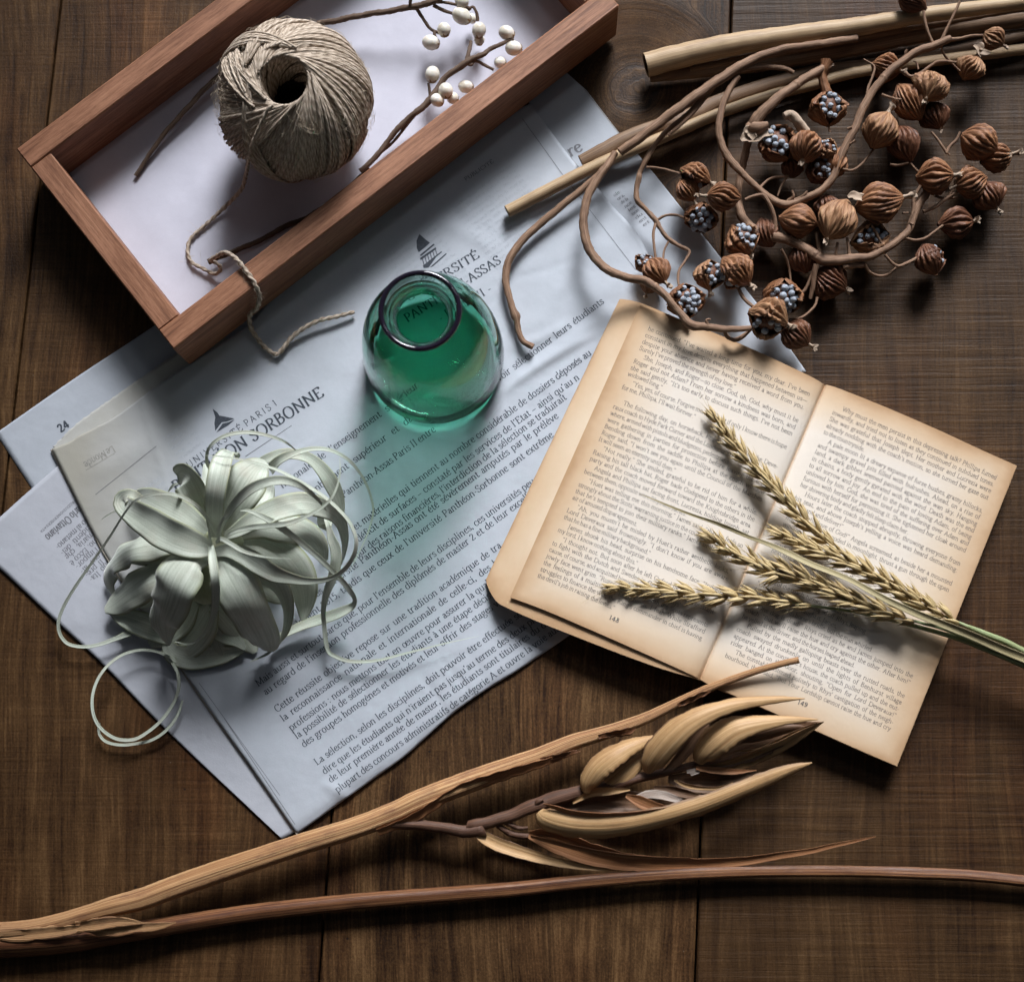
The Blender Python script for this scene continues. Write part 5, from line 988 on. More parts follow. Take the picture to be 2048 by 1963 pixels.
# ------------------------------------------------------------------ seed pod vines
M_vine = fibre('vine_bark', [(0.085, 0.046, 0.028), (0.20, 0.115, 0.070), (0.34, 0.215, 0.14)], 3.5, .8, .7, .6, .0005, .5, (.07, .035, .028))
M_pod = fibre('seed_pod_shell', [(0.06, 0.021, 0.010), (0.20, 0.085, 0.038), (0.42, 0.215, 0.108)], 3.4, .9, .55, .75, .0009, .35, (.06, .025, .018))
M_podd = fibre('seed_pod_dark_shell', [(0.045, 0.016, 0.009), (0.125, 0.05, 0.026), (0.25, 0.115, 0.06)], 3.0, .9, .5, .7, .0009, .4, (.04, .015, .012))
M_podp = fibre('seed_pod_pale_shell', [(0.10, 0.042, 0.02), (0.27, 0.135, 0.067), (0.48, 0.285, 0.155)], 3.4, .9, .6, .75, .0009, .3, (.12, .06, .04))
M_calyx = fibre('dry_calyx', [(0.16, 0.10, 0.065), (0.34, 0.245, 0.175), (0.52, 0.42, 0.33)], 3.0, .9, .7)
def seedmat():
    m, nt, b = newmat('blue_grey_seed')
    f = noise(nt, coord(nt, (420, 420, 420), False), 1.0, 3)
    nt.links.new(ramp(nt, f, [(.35, (.17, .19, .23)), (.6, (.38, .41, .46))]), b.inputs['Base Color']); b.inputs['Roughness'].default_value = .45; bump(nt, b, f, .5, .0004); return m
M_seed = seedmat()
_mb = MB(); _a = np.linspace(0, 2 * np.pi, 12, endpoint=False)
_pr = np.array([(0.0, .72), (.22, .80), (.36, .95), (.62, .84), (.93, .35), (1.0, -.1), (.85, -.6), (.45, -.92), (0, -1)])
_mb.lathe((0, 0, 0), _pr, 12); SEEDME = _mb.mesh('seed', (0, 0, 0), weld=1e-6); SEEDME.materials.append(M_seed)
def pod(par, zm, x, y, z, rad, ang, el=1.1, hw=0, spin=0, tilt=0, mat=None, calyx=.35, seeds=None, ribs=19, shr=.165):
    """one ribbed capsule. ang: picture angle (deg, clockwise from right) of the tip; hw: half opening in degrees"""
    mat = mat or M_pod; px = zm.p(x, y); R = rad / zm.k * mpp(z); c = P(px[0], px[1], z)
    A = np.array([math.cos(R_(ang)) * math.cos(R_(tilt)), -math.sin(R_(ang)) * math.cos(R_(tilt)), math.sin(R_(tilt))])
    U = np.array([0, 0, 1.0]); U = U - A * A.dot(U); U = unit(U) if np.linalg.norm(U) > .2 else unit(np.cross(A, [1, 0, 0])); W = np.cross(A, U)
    nt_, na = 22, 110; t = np.linspace(0.0, 1, nt_)[:, None]; L = 2 * R * el; ph = RNG.random() * 6
    prof = np.sin(np.pi * np.clip(t, 0, 1) ** (0.95 + .2 * RNG.random())) ** .72
    prof = np.maximum(prof, .13 * (1 - t) + .10 * t)
    h = np.radians(hw) * np.sin(np.pi * np.clip(t * 1.02 - .01, 0, 1)) ** .55
    h = h * (1 + .22 * np.sin(t * 23 + ph) * np.sin(t * 9) + .10 * np.sin(t * 51 + 2 * ph)) if hw else h
    j = np.linspace(0, 1, na)[None]
    a = R_(spin) + h + (2 * np.pi - 2 * h) * j
    ribs_ = ribs + int(RNG.integers(-3, 2)); sq = RNG.uniform(-.10, .10); aw = a + .35 * np.sin(2 * t + ph) + .10 * np.sin(3 * a + ph + 5 * t); rv = np.abs(np.cos(ribs_ * (aw + ph) / 2)); rr = R * prof * (1 + shr * .45 - shr * 1.9 * (1 - rv) ** 1.25 * np.sin(np.pi * t) ** .4 + .035 * np.sin(2 * a + ph) + .02 * np.sin(5 * a + 7 * t + ph))
    rr = rr * (1 + sq * np.cos(2 * (a - ph)) + .045 * np.sin(4 * a + 9 * t + 2 * ph) * np.sin(np.pi * t) + .03 * np.sin(9 * a - 14 * t + ph) + .018 * np.sin(17 * a + 31 * t))
    rr = rr * (1 + .12 * (hw > 0) * np.exp(-((j - .5) ** 2 * 0 + np.minimum(j, 1 - j) ** 2) / .004) * np.sin(np.pi * t))
    def surf(f): return c + A * ((t - .5) * L)[..., None] * np.ones_like(a)[..., None] + (rr * f)[..., None] * (np.cos(a)[..., None] * U + np.sin(a)[..., None] * W)
    out = surf(1.0); g = np.stack([np.cos(a) * 2, np.sin(a) * 2, np.broadcast_to(t * L * 100 + ph * 9, a.shape)], -1)
    mb = MB()
    if hw:
        inn = surf(.90); pts = np.concatenate([out, inn[:, ::-1]], 1); mb.grid(pts, np.concatenate([g, g[:, ::-1]], 1), cv=True)
    else: mb.grid(out, g)
    o = mb.build('seed_pod', mat, par, recalc=False)
    if hw == 0: pass
    if calyx:
        mb = MB(); k = 6; s = np.linspace(0, 1, k); tip = c + A * L * .47
        bend = unit(RNG.normal(0, 1, 3)) * .25
        q = tip + (A + bend * s[:, None]) * (R * calyx * 1.35) * s[:, None]; mb.tube(q, R * np.array([.16, .13, .11, .12, .16, .20]), 9, 3, .22, 0, caps=True, bump=.05)
        for kk in range(4):
            d = unit(A + RNG.normal(0, .55, 3)); s2 = np.linspace(0, 1, 5)[:, None]; mb.leaf(q[-1] + d * R * .32 * s2, R * .12 * np.array([1, 1.1, .9, .6, .2]), 0, .3, .0003, 5)
        mb.build('calyx', M_calyx, o, recalc=False)
    if hw and seeds != 0:
        mb = MB(); mb.blob(c, (R * .66, R * .66, R * el * .72), np.stack([U, W, A]), 10, 14); mb.build('dark_interior', M_podd, o, recalc=False)  # dark body added to fill the pod behind its seeds
        ns = int((seeds or 12) * 1.35); pl = []; tries = 0; sr = R * .178
        while len(pl) < ns and tries < 900:
            tries += 1; tt = RNG.uniform(.16, .84); aa = R_(spin) + RNG.uniform(-1, 1) * np.radians(min(hw * 1.05, 75)) * np.sin(np.pi * tt) ** .4
            ra = R * math.sin(np.pi * tt) ** .75 * .74
            q = c + A * (tt - .5) * L + ra * (math.cos(aa) * U + math.sin(aa) * W)
            if all(np.linalg.norm(q - w_) > sr * 1.62 for w_ in pl): pl.append(q)
        for q in pl:
            s_ = bpy.data.objects.new('seed', SEEDME); C.objects.link(s_); s_.parent = o; s_.location = tuple(q - ORG[o.name]); k = sr * RNG.uniform(.85, 1.1); s_.scale = (k, k * RNG.uniform(.9, 1.1), k)
            s_.rotation_euler = tuple(RNG.uniform(-.9, .9, 3)) if RNG.random() < .6 else tuple(RNG.uniform(0, 6, 3))
    return o
def vine(label, stems, loc, cat_='branch'):
    t = thing('seed_pod_branch', label, cat_, loc, 'dried seed pod branches at the upper right')
    mb = MB()
    for s in stems:
        p, r = wpath(half(s, .46), 12 * len(s)); mb.tube(p, r, 12, 3, .05, 60, bump=.075)
        for k in range(0, len(s), 2):          # knots at the bends
            q = wpath(half(s), 12 * len(s))[0][min(12 * k + 6, len(p) - 1)]; rr = r[min(12 * k + 6, len(p) - 1)]
            if rr > .0010 and 0 < k < len(s) - 1 and RNG.random() < .22: mb.blob(q, (rr * 1.10, rr * 1.16, rr * 1.05), None, 6, 9)
    mb.build('stem', M_vine, t, recalc=False)
    return t
# A: the branch with the hollow upper stem, the big hook over the book and the thin twig on the newspaper
vA = vine('hooked vine branch arching over the newspaper, ending above the top of the open book', [
    np.vstack([B2('470,596,22,40 560,532,23,42 650,462,24,44 760,382,25,46 880,300,26,46 980,240,26,44 1100,196,25,40 1220,178,22,36 1400,150,20,34')]),
    B2('452,598,18,30 420,650,19,36 375,712,20,38 342,780,20,38 328,860,20,38 336,940,20,40 370,1010,20,40 430,1062,21,38 500,1088,22,36 570,1102,24,38 640,1150,26,34 700,1220,27,32 745,1270,27,40 800,1280,27,36 870,1288,27,30 940,1290,27,26 985,1284,27,22'),
    B2('880,1290,27,18 890,1320,24,16 920,1330,22,15 960,1310,22,15 990,1285,23,14'),
    np.vstack([B4('830,600,26,56 700,690,24,46 620,780,22,50 540,880,20,52 430,975,18,54 320,1062,16,52 250,1150,15,42 200,1220,15,52 160,1290,15,50 120,1380,14,44'), B1('1190,220,14,56 1172,310,13,46 1180,405,13,52 1250,480,12,44 1320,555,12,50 1370,640,12,40 1430,710,12,42 1510,765,12,36 1595,808,13,30 1565,880,14,24 1515,960,15,24 1505,1030,16,24 1510,1085,17,22')]),
    B1('1250,138,14,24 1330,142,15,20 1420,160,16,20 1530,192,18,20'), B1('1335,562,12,26 1400,525,13,24 1480,518,14,24 1550,545,14,22 1640,625,12,20'), B1('1325,585,12,28 1308,660,13,26 1312,760,14,24 1325,870,15,22'), B1('1430,728,12,20 1395,800,12,20 1385,880,13,20'),
    B2('905,290,26,34 960,268,25,28 1040,262,22,24 1110,268,20,22 1150,285,18,18'), B2('905,300,26,20 850,330,24,18 800,390,22,18 740,460,21,17 660,530,19,16'),
    B2('815,1275,28,18 810,1255,29,12 825,1250,30,8')], P(1180, 500, 3))
pod(vA, B1, 1640, 205, 18, 118, 25, 1.15, 34, 60, 0, seeds=3, calyx=.2)
pod(vA, B1, 1580, 320, 17, 92, 60, 1.15, 0, 0, 0, calyx=.3)
pod(vA, B1, 1870, 372, 26, 116, 180, 1.25, 0, 0, 8, calyx=.55)
pod(vA, B1, 1690, 540, 14, 134, 100, .98, 62, 0, -42, seeds=13, calyx=0)
pod(vA, B1, 1330, 968, 15, 118, 55, 1.05, 0, 0, 10, M_pod, calyx=.3); pod(vA, B1, 1235, 905, 13, 78, 140, 1.1, 60, 20, 0, M_pod, seeds=7, calyx=0); pod(vA, B1, 1275, 1075, 13, 80, 110, 1.0, 0, 0, 0, calyx=.2)
pod(vA, B1, 1565, 1210, 19, 146, 85, 1.02, 56, -18, 0, seeds=12, calyx=.2)
pod(vA, B2, 1108, 1165, 24, 78, -90, 1.02, 62, 0, 35, seeds=15, calyx=0)
pod(vA, B2, 1050, 1245, 25, 80, 20, 1.02, 36, 55, 0, M_podp, seeds=5, calyx=.25, shr=.17)
pod(vA, B2, 1160, 1310, 17, 62, 40, 1.05, 0, 0, 0, M_podd, calyx=.3, shr=.13)
pod(vA, B2, 945, 940, 17, 68, 60, 1.05, 48, -35, 0, seeds=9, calyx=.1)
pod(vA, B2, 925, 1062, 23, 74, 45, 1.02, 40, 95, 0, seeds=6, calyx=.2, shr=.12)
pod(vA, B2, 822, 1078, 16, 60, 90, 1.05, 50, -30, 0, M_podp, seeds=8, calyx=.2)
# B: the branch reaching to the top right
vB = vine('upper vine branch curving up to the top right corner over the straw-coloured cane', [
    B2('935,300,24,26 900,350,24,30 872,420,24,30 858,500,24,30 870,570,23,32 905,632,22,36 960,690,21,30 1020,745,20,28 1095,798,20,36 1150,795,20,36 1200,775,20,36 1260,745,20,32 1300,702,20,34 1322,650,21,34 1345,590,22,36 1385,515,23,36 1430,410,24,36 1480,335,25,36 1530,280,26,38 1590,232,27,36 1650,195,28,36 1705,178,28,36 1765,150,28,30'),
    B2r('1405,258,28,26 1385,210,29,22 1365,150,30,22 1352,66,31,20'), B2r('1465,240,28,28 1490,180,29,20 1525,110,30,18 1572,8,31,18'), B2r('1500,242,28,30 1580,232,27,22 1640,218,26,20 1710,214,25,16'),
    B2r('1460,262,28,16 1470,320,25,16 1520,380,22,15 1570,430,20,14'), B2r('1240,440,26,26 1275,462,26,22 1330,445,26,22 1400,395,26,20 1450,372,26,22 1550,376,24,14'), B2r('1100,572,23,18 1160,592,25,17 1220,602,26,16 1350,572,26,14'), B2r('1008,612,24,20 1015,540,24,18 1045,460,24,16 1052,400,24,14 990,358,24,10'),
    B2r('862,1022,21,20 920,1030,20,16 980,990,19,16 1045,908,19,15'), B2r('1240,350,26,18 1245,320,27,22 1255,300,28,14'), B2r('1320,420,26,14 1310,380,26,12 1290,370,26,10'),
    B2r('1270,985,16,18 1310,1030,15,16 1350,1060,14,14'), B2r('1150,995,16,18 1200,1000,16,18 1260,985,17,16'), B2r('1400,800,18,14 1440,850,16,14 1510,940,14,14'), B2r('780,760,20,16 785,800,20,14'), B2r('740,960,19,14 800,1040,20,14 810,1090,20,14'), B2r('530,1060,14,20 495,1120,13,16 470,1185,13,14'), B2r('890,780,24,14 920,770,25,20'), B2r('910,870,24,14 940,850,25,20'),
    B2('1130,790,20,20 1150,770,22,14 1145,745,23,8'), B2('1165,785,20,16 1190,765,22,12 1205,748,23,8'), B2('1010,745,20,12 1060,700,16,11 1130,690,14,10')], P(1560, 250, 0))
pod(vB, B2r, 772, 655, 20, 106, 90, 1.15, 46, -8, 0, seeds=8, calyx=0)
mb = MB(); p, r = wpath(half(B2r('765,560,21,60 748,500,22,52 742,450,22,58 760,400,23,66 770,375,23,90')), 26); mb.tube(p, r, 12, 4, .15, bump=.08); mb.build('pod_neck', M_pod, vB, recalc=False)
mb = MB()
for dx, dy in ((-30, -18), (-8, -26), (22, -22), (40, 10)): 
    p, r = wpath(half(B2r('770,385,23,26 %d,%d,24,22 %d,%d,24,8' % (770 + dx * .6, 385 + dy * .6, 770 + dx, 385 + dy))), 8); mb.leaf(p, r, 20, .3)
mb.build('calyx', M_calyx, vB, recalc=False)
pod(vB, B2r, 470, 870, 18, 118, 60, 1.1, 52, 10, 10, M_pod, seeds=9, calyx=0); pod(vB, B2r, 640, 885, 27, 104, 105, 1.05, 0, 0, 12, M_pod, calyx=.1); pod(vB, B2r, 765, 900, 22, 62, 30, 1.15, 45, -20, 0, M_podp, seeds=5, calyx=0); pod(vB, B2r, 735, 1020, 15, 96, 60, 1.1, 50, 0, 0, M_podd, seeds=7, calyx=0); pod(vB, B2r, 820, 985, 17, 76, 110, 1.4, 0, 0, 0, M_pod, calyx=0)
mb = MB(); p, r = wpath(half(B2r('650,800,26,60 610,760,27,66 575,715,28,62 545,690,28,60 510,705,28,50')), 22); mb.tube(p, r, 12, 3, .12, bump=.1); mb.build('calyx', M_calyx, vB, recalc=False)
mb = MB(); p, r = wpath(half(B2r('440,800,24,60 390,810,24,50 330,840,24,60 290,830,25,80 250,850,25,30')), 22); mb.leaf(p, r, 10, .4, wave=.3, wl=.006); p, r = wpath(half(B2r('330,840,25,40 290,790,26,60 270,800,26,20')), 12); mb.leaf(p, r, 0, .4, wave=.2, wl=.005); mb.build('calyx', M_calyx, vB, recalc=False)
pod(vB, B2r, 560, 1010, 12, 66, 90, 1.1, 0, 0, 0, M_podd, calyx=0)
pod(vB, B2r, 1090, 790, 22, 114, -65, 1.1, 0, 0, 8, M_podp, calyx=.42, shr=.06); pod(vB, B2r, 1235, 870, 16, 96, -108, 1.3, 0, 0, 0, M_podd, calyx=.2)
pod(vB, B2r, 1390, 520, 26, 106, 110, 1.0, 40, 110, 15, M_podp, calyx=.2, seeds=3, shr=.1); pod(vB, B2r, 1265, 620, 21, 92, 60, 1.45, 0, 0, 0, M_pod, calyx=0); pod(vB, B2r, 1420, 700, 16, 84, 70, 1.1, 26, 150, 0, M_podd, seeds=3, calyx=.1)
pod(vB, B2r, 1125, 410, 18, 84, 15, 1.12, 0, 0, 0, M_pod, calyx=.2); pod(vB, B2r, 1635, 412, 18, 84, -60, 1.0, 0, 0, 15, M_podp, calyx=.5); pod(vB, B2r, 1778, 235, 22, 68, 40, 1.05, 0, 0, 0, M_podp, calyx=.25)
mb = MB(); p, r = wpath(half(B2r('1705,345,21,40 1695,310,22,60 1680,285,23,76 1660,270,23,40')), 14); mb.leaf(p, r, 15, .4, wave=.2, wl=.006); p, r = wpath(half(B2r('1690,310,22,40 1725,320,22,36 1758,322,22,14')), 12); mb.leaf(p, r, 0, .4, wave=.2); mb.build('calyx', M_calyx, vB, recalc=False)
pod(vB, B2r, 1285, 5, 30, 66, -145, 1.6, 0, 0, 0, M_podd, calyx=.1)
# C: the stout branch in the middle
vC = vine('stoutest vine branch, running through the middle of the pods to the bare planks', [
    B2('1290,262,22,36 1235,285,25,40 1165,330,27,40 1095,380,28,44 1040,430,27,48 1000,478,25,56 985,520,22,40 968,570,18,34 955,630,15,34 940,700,13,34 932,770,13,34 945,840,14,40 985,892,15,42 1040,922,16,42 1080,930,17,46 1130,940,18,40 1180,965,19,38 1230,995,20,42 1270,1020,21,52 1320,1020,22,48 1390,1012,22,38 1450,1005,22,34 1500,980,21,38 1550,950,20,34 1595,910,19,32 1618,860,18,34 1640,800,18,38 1670,760,18,36 1690,720,17,24'),
    B2('1000,480,25,30 985,500,24,56 1010,500,25,60 1050,490,25,30'), B3('272,300,24,20 320,280,24,22 380,275,23,26 425,335,22,28 450,410,20,28 458,500,18,28'), B3('492,600,17,20 525,660,15,18 540,720,13,16 548,790,12,14'), B3('230,830,20,24 260,890,21,26 300,930,22,24 345,958,23,20'),
    B3('705,690,22,40 690,760,20,36 682,830,18,32 668,900,16,24'), B3('745,650,21,32 720,590,19,30 705,500,17,28'), B3('820,670,22,26 822,620,24,20 832,560,25,18'), B3('905,650,22,28 898,590,23,20 890,530,24,16'), B3('1110,590,22,24 1080,530,24,20 1040,455,26,14'),
    B3('1240,532,19,22 1300,545,18,20 1360,535,18,20 1410,500,18,18 1470,455,18,18'), B3('1120,632,21,20 1160,680,19,20 1200,702,18,22 1250,685,17,24 1320,652,16,26'), B3('995,690,21,22 1030,740,18,20 1090,762,16,20 1150,745,15,20 1195,705,16,18'), B3('860,705,21,40 920,700,20,36 990,700,20,30'),
    B3('1262,450,19,24 1290,370,20,26 1295,290,21,26 1335,215,23,22'), B3('1350,372,18,26 1420,345,18,24 1480,300,18,24 1555,250,18,20'), B3('1420,278,17,18 1480,292,17,18 1560,285,17,16'), B3('1500,290,18,16 1540,220,20,16 1540,180,22,16'), B3('1490,20,20,22 1510,-20,20,22 1550,-60,21,20 1575,-110,22,16'), B3('1495,20,20,20 1440,-60,20,16 1400,-110,20,14'),
    B3('700,690,20,18 640,840,16,22 600,870,15,24 560,930,15,20'), B3('710,890,16,18 690,950,16,18 620,1010,16,18 540,1025,17,16'), B3('1260,380,19,14 1225,382,20,16'), B3('1270,440,20,12 1290,452,22,12'), B3('300,1092,24,20 250,1140,22,18 200,1152,21,18 150,1100,22,16')], P(1640, 480, 0))
pod(vC, B3, 1085, 320, 27, 118, -12, 1.28, 0, 0, 6, calyx=.5, shr=.1); pod(vC, B3, 830, 420, 26, 112, 118, 1.3, 0, 0, 5, M_podp, calyx=.12, shr=.1)
mb = MB(); p, r = wpath(half(B3('1000,300,30,40 960,285,31,60 925,275,31,50 895,285,31,20')), 14); mb.leaf(p, r, 10, .4, wave=.3, wl=.006); mb.build('calyx', M_calyx, vC, recalc=False)
pod(vC, B3, 592, 430, 20, 106, 10, 1.15, 0, 0, 0, calyx=.15, shr=.06); pod(vC, B3, 1030, 540, 16, 108, -12, 1.15, 32, 0, 0, M_podp, seeds=7, calyx=0)
pod(vC, B3, 400, 500, 13, 86, 70, 1.15, 0, 0, 0, M_podd, calyx=0); pod(vC, B3, 770, 340, 13, 76, 90, 1.0, 0, 0, 0, M_podd, calyx=0)
pod(vC, B3, 1420, 160, 22, 108, 0, 1.06, 0, 0, 10, calyx=.3); pod(vC, B3, 1640, 195, 20, 98, 165, 1.05, 0, 0, 0, calyx=.3); pod(vC, B3, 1745, 272, 15, 92, 60, 1.05, 0, 0, 0, M_podd, calyx=.3)
pod(vC, B3, 1690, -45, 23, 116, 25, 1.05, 0, 0, 0, M_pod, calyx=.4, shr=.1); pod(vC, B3, 1790, 50, 17, 92, -15, 1.1, 0, 0, 0, M_pod, calyx=.4)
pod(vC, B3, 1545, 440, 15, 98, -5, 1.12, 0, 0, 0, M_podd, calyx=.25); pod(vC, B3, 1390, 660, 15, 92, 70, 1.15, 34, -65, 0, M_podd, seeds=3, calyx=0, shr=.11)
pod(vC, B3, 790, 790, 13, 108, 30, 1.0, 40, 150, 0, M_podd, seeds=3, calyx=.1); pod(vC, B3, 625, 650, 12, 92, 80, 1.1, 0, 0, 0, M_podd, calyx=0)
# loose curved twig on the newspaper
p, r = wpath(half(B2('436,640,13,22 380,690,12,26 330,735,11,28 260,792,10,30 190,850,9,32 120,910,8.5,32 65,970,8.5,32 32,1030,8.5,32 22,1090,8.5,30 32,1150,8.5,28 48,1205,8.5,28 62,1240,8.5,38 66,1262,8.5,26 74,1300,8,24 92,1338,8,24 130,1360,8,26')), 150)
tw = thing('curved_twig', 'bare curved brown twig with one knot lying alone on the newspaper beside the bottle', 'twig', p[60] * [1, 1, 0]); mb = MB(); mb.tube(p, r, 12, bump=.06); mb.build('stem', M_vine, tw, recalc=False)

# ------------------------------------------------------------------ wheat across the book
M_ear = fibre('ripe_wheat_husk', [(0.19, 0.125, 0.05), (0.42, 0.31, 0.15), (0.64, 0.51, 0.30)], 3.2, 1.3, .5, .4, .0003, .35, (.30, .16, .05))
M_straw = fibre('green_wheat_straw', [(0.13, 0.17, 0.075), (0.24, 0.285, 0.14), (0.38, 0.40, 0.22)], 4, .2, .45, .3, .0003, .3, (.25, .2, .09))
M_blade = fibre('dry_wheat_leaf', [(0.20, 0.16, 0.08), (0.34, 0.28, 0.15), (0.50, 0.43, 0.27)], 4, .12, .55, .4, .0003, .3, (.15, .11, .05))
Wz, W2 = Zm(1180, 780, 3.0154), Zm(1500, 1040, 3.5766)
def husk(mb, p0, d, up, L, w):
    d = unit(d); s = np.linspace(0, 1, 8)[:, None]; q = p0 + d * L * s + up * L * .12 * np.sin(np.pi * s * .9)
    mb.tube(q, w * np.array([.30, .72, .98, 1.0, .84, .56, .28, .06]), 7, 2, .10)
def wheat(label, ear, stem, n, front=True, size=1.0):
    pe, _ = wpath(ear, 120); t = thing('wheat_stalk', label, 'wheat', pe[60] * [1, 1, 0] + [0, 0, .016], 'ripe wheat stalks laid across the open book')
    ps, rs = wpath(half(stem), 60); mb = MB(); pp = np.vstack([pe[::6], ps]); mb.tube(np.vstack([pe[::4][:-1], ps]), np.concatenate([np.full(29, .0006), rs]), 10); mb.build('stem', M_straw, t, recalc=False)
    T = tangents(pe)
    for k in range(n):
        f = .04 + .93 * (k / (n - 1)); i = int(f * 119); p = pe[i]; d = -T[i]                     # towards the tip
        up = np.array([0, 0, 1.0]); up = unit(up - d * d.dot(up)); sd = np.cross(d, up) * (1 if k % 2 else -1)
        g = size * (.62 + .42 * min(1, f * 3.2)) * (1 - .25 * max(0, f - .8) / .2); L = .0112 * g; w = .00165 * g
        mb = MB()
        for (a, b, l, ww) in ((.40, -.08, 1.15, .85), (.24, .20, 1.25, .85), (.06, .33, 1.15, .75), (.48, .10, 1.05, .7), (.30, .30, 1.0, .6), (.14, .04, 1.3, .7)):
            dd = d + sd * (a + RNG.normal(0, .10)) + up * (b + RNG.normal(0, .07)); husk(mb, p + sd * .0012 * (a * 2) + up * .0012 * (b * 2), dd, up, L * l * RNG.uniform(.93, 1.07), w * ww)
        # short beard
        for jj in range(2):
         b0 = p + unit(d + sd * .35) * L; mb.tube(np.linspace(b0 - d * .001, b0 + (d + sd * RNG.uniform(-.1, .6) + up * RNG.uniform(-.1, .25)) * L * RNG.uniform(.3, 1.0), 5), np.linspace(.00013, .00004, 5), 4)
        mb.build('spikelet', M_ear, t, recalc=False)
    tip = pe[0]; d = -T[0]; up = np.array([0, 0, 1.0])
    mb = MB()
    for j in range(4):
        dd = d + RNG.normal(0, .14, 3); husk(mb, tip - d * .003, dd, up, .0105 * size, .0013 * size)
    mb.build('spikelet', M_ear, t, recalc=False)
    for j in range(6):
        q0 = pe[int(RNG.uniform(0, 18))]; s = np.linspace(0, 1, 8)[:, None]; dd = unit(d + RNG.normal(0, .16, 3) * [1, 1, .5]); L = RNG.uniform(.012, .026)
        mb = MB(); mb.tube(q0 + dd * L * s + np.cross(dd, up) * L * .12 * s ** 2 * RNG.normal(), np.linspace(.00013, .00003, 8), 4); mb.build('awn', M_ear, t, recalc=False)
    return t
zb = 23
wheat('wheat stalk whose ear points highest, over the text of page 148', Wz('745,160,21,1 850,310,22,1 1000,480,22,1 1170,660,22,1 1330,830,22,1 1460,940,22,1 1545,1000,21,1'), np.vstack([Wz('1545,1000,24,16'), Wz('1700,1120,22,18 1850,1240,20,20'), W2('1250,690,19,34 1500,790,19,40 1700,900,19,42 1960,1010,18,46 2200,1110,17,46')]), 21, size=.95)
wheat('wheat stalk whose straight golden ear lies wholly on page 149', Wz('1130,870,23,1 1300,940,24,1 1500,1030,25,1 1700,1140,25,1 1860,1220,25,1'.replace('1860,1220,25,1', '1800,1190,25,1')) if False else np.vstack([Wz('1130,865,23,1 1280,930,24,1'), W2('460,220,25,1 720,310,25,1 1000,470,25,1 1280,630,25,1 1545,755,24,1')]), W2('1545,755,27,26 1620,785,26,36 1690,815,26,42 1830,870,25,44 1960,935,24,44 2200,1040,23,44'), 23, size=1.02)
wheat('wheat stalk with the fattest ear, lying between two others across the gutter', np.vstack([Wz('725,885,20,1 860,985,21,1 1010,1060,22,1 1160,1130,23,1'), W2('250,370,23,1 520,490,23,1 780,590,22,1 1000,670,22,1 1230,735,21,1')]), W2('1230,735,24,22 1400,780,23,28 1600,860,22,34 1800,940,21,38 1960,1005,20,40 2200,1100,19,40'), 23, size=1.08)
wheat('wheat stalk whose slim ear lies lowest and level across both pages', np.vstack([Wz('140,1190,19,1 300,1200,19,1 480,1215,20,1 700,1235,20,1 900,1245,20,1 1080,1262,19,1 1250,1282,19,1 1380,1300,19,1')]), W2('330,600,21,18 520,622,20,20 760,655,20,24 1000,710,20,28 1250,775,20,32 1500,850,20,36 1750,950,19,38 1960,1040,18,40 2200,1140,17,40'), 19, size=.95)
bl = thing('grass_blade', 'long thin dry leaf lying between the wheat ears, its fine tip on page 148', 'leaf', P(1550, 1080, 20))
p, r = wpath(half(np.vstack([Wz('300,625,23,2 400,665,25,8 520,715,26,14 640,760,27,16 760,800,27,22 880,850,28,26 960,885,28,22 1080,930,29,28 1200,985,30,36 1320,1045,31,38'), W2('700,420,31,38 850,500,31,44 1000,580,31,46 1200,670,31,52 1400,750,30,56 1600,830,29,60 1800,920,28,62 1960,985,27,64 2200,1090,26,64')])), 110)
mb = MB(); mb.leaf(p, r, [0, 30, -20, 10, 25, 10], .4, .0005, 9); mb.build('blade', M_blade, bl)

# ------------------------------------------------------------------ the dried flower stalk along the bottom
M_stalk = fibre('dry_leaf_stalk', [(0.11, 0.04, 0.017), (0.37, 0.185, 0.08), (0.64, 0.40, 0.20)], 8, .05, .55, .8, .0008, .5, (.10, .035, .03), lo=.39, hi=.64)
M_stalkr = fibre('red_brown_stem', [(0.03, 0.010, 0.006), (0.11, 0.043, 0.02), (0.30, 0.14, 0.062)], 6, .05, .38, .6, .0006, .5, (.035, .012, .012), lo=.38, hi=.64)
M_bract = fibre('dry_bract', [(0.18, 0.085, 0.035), (0.40, 0.235, 0.105), (0.62, 0.43, 0.235)], 6, .06, .5, .45, .0005, .4, (.17, .08, .04), lo=.30, hi=.74, edge=(.09, .04, .02))
M_bractd = fibre('dark_dry_bract', [(0.06, 0.03, 0.018), (0.14, 0.075, 0.042), (0.27, 0.16, 0.09)], 5, .08, .5, .5, .0005, .4, (.05, .025, .018))
M_bractr = fibre('rusty_bract', [(0.12, 0.045, 0.018), (0.26, 0.11, 0.045), (0.42, 0.22, 0.11)], 5, .07, .5, .5, .0005, .3, (.08, .03, .015))
M_fstem = fibre('purple_brown_stem', [(0.035, 0.016, 0.010), (0.09, 0.043, 0.026), (0.20, 0.10, 0.06)], 5, .2, .55, .6, .0006)
M_pith = fibre('pale_pith', [(0.22, 0.15, 0.11), (0.38, 0.30, 0.25), (0.52, 0.46, 0.42)], 4, .8, .6)
Hh_, Hb, Hl = Zm(940, 1300, 2.7222), Zm(900, 1250, 1.7073), Zm(0, 1300, 1.96)
fl = thing('dried_flower_stalk', 'long dried plant stalk with curled tan bracts lying on the planks below the book', 'dried flower', P(900, 1650, 0))
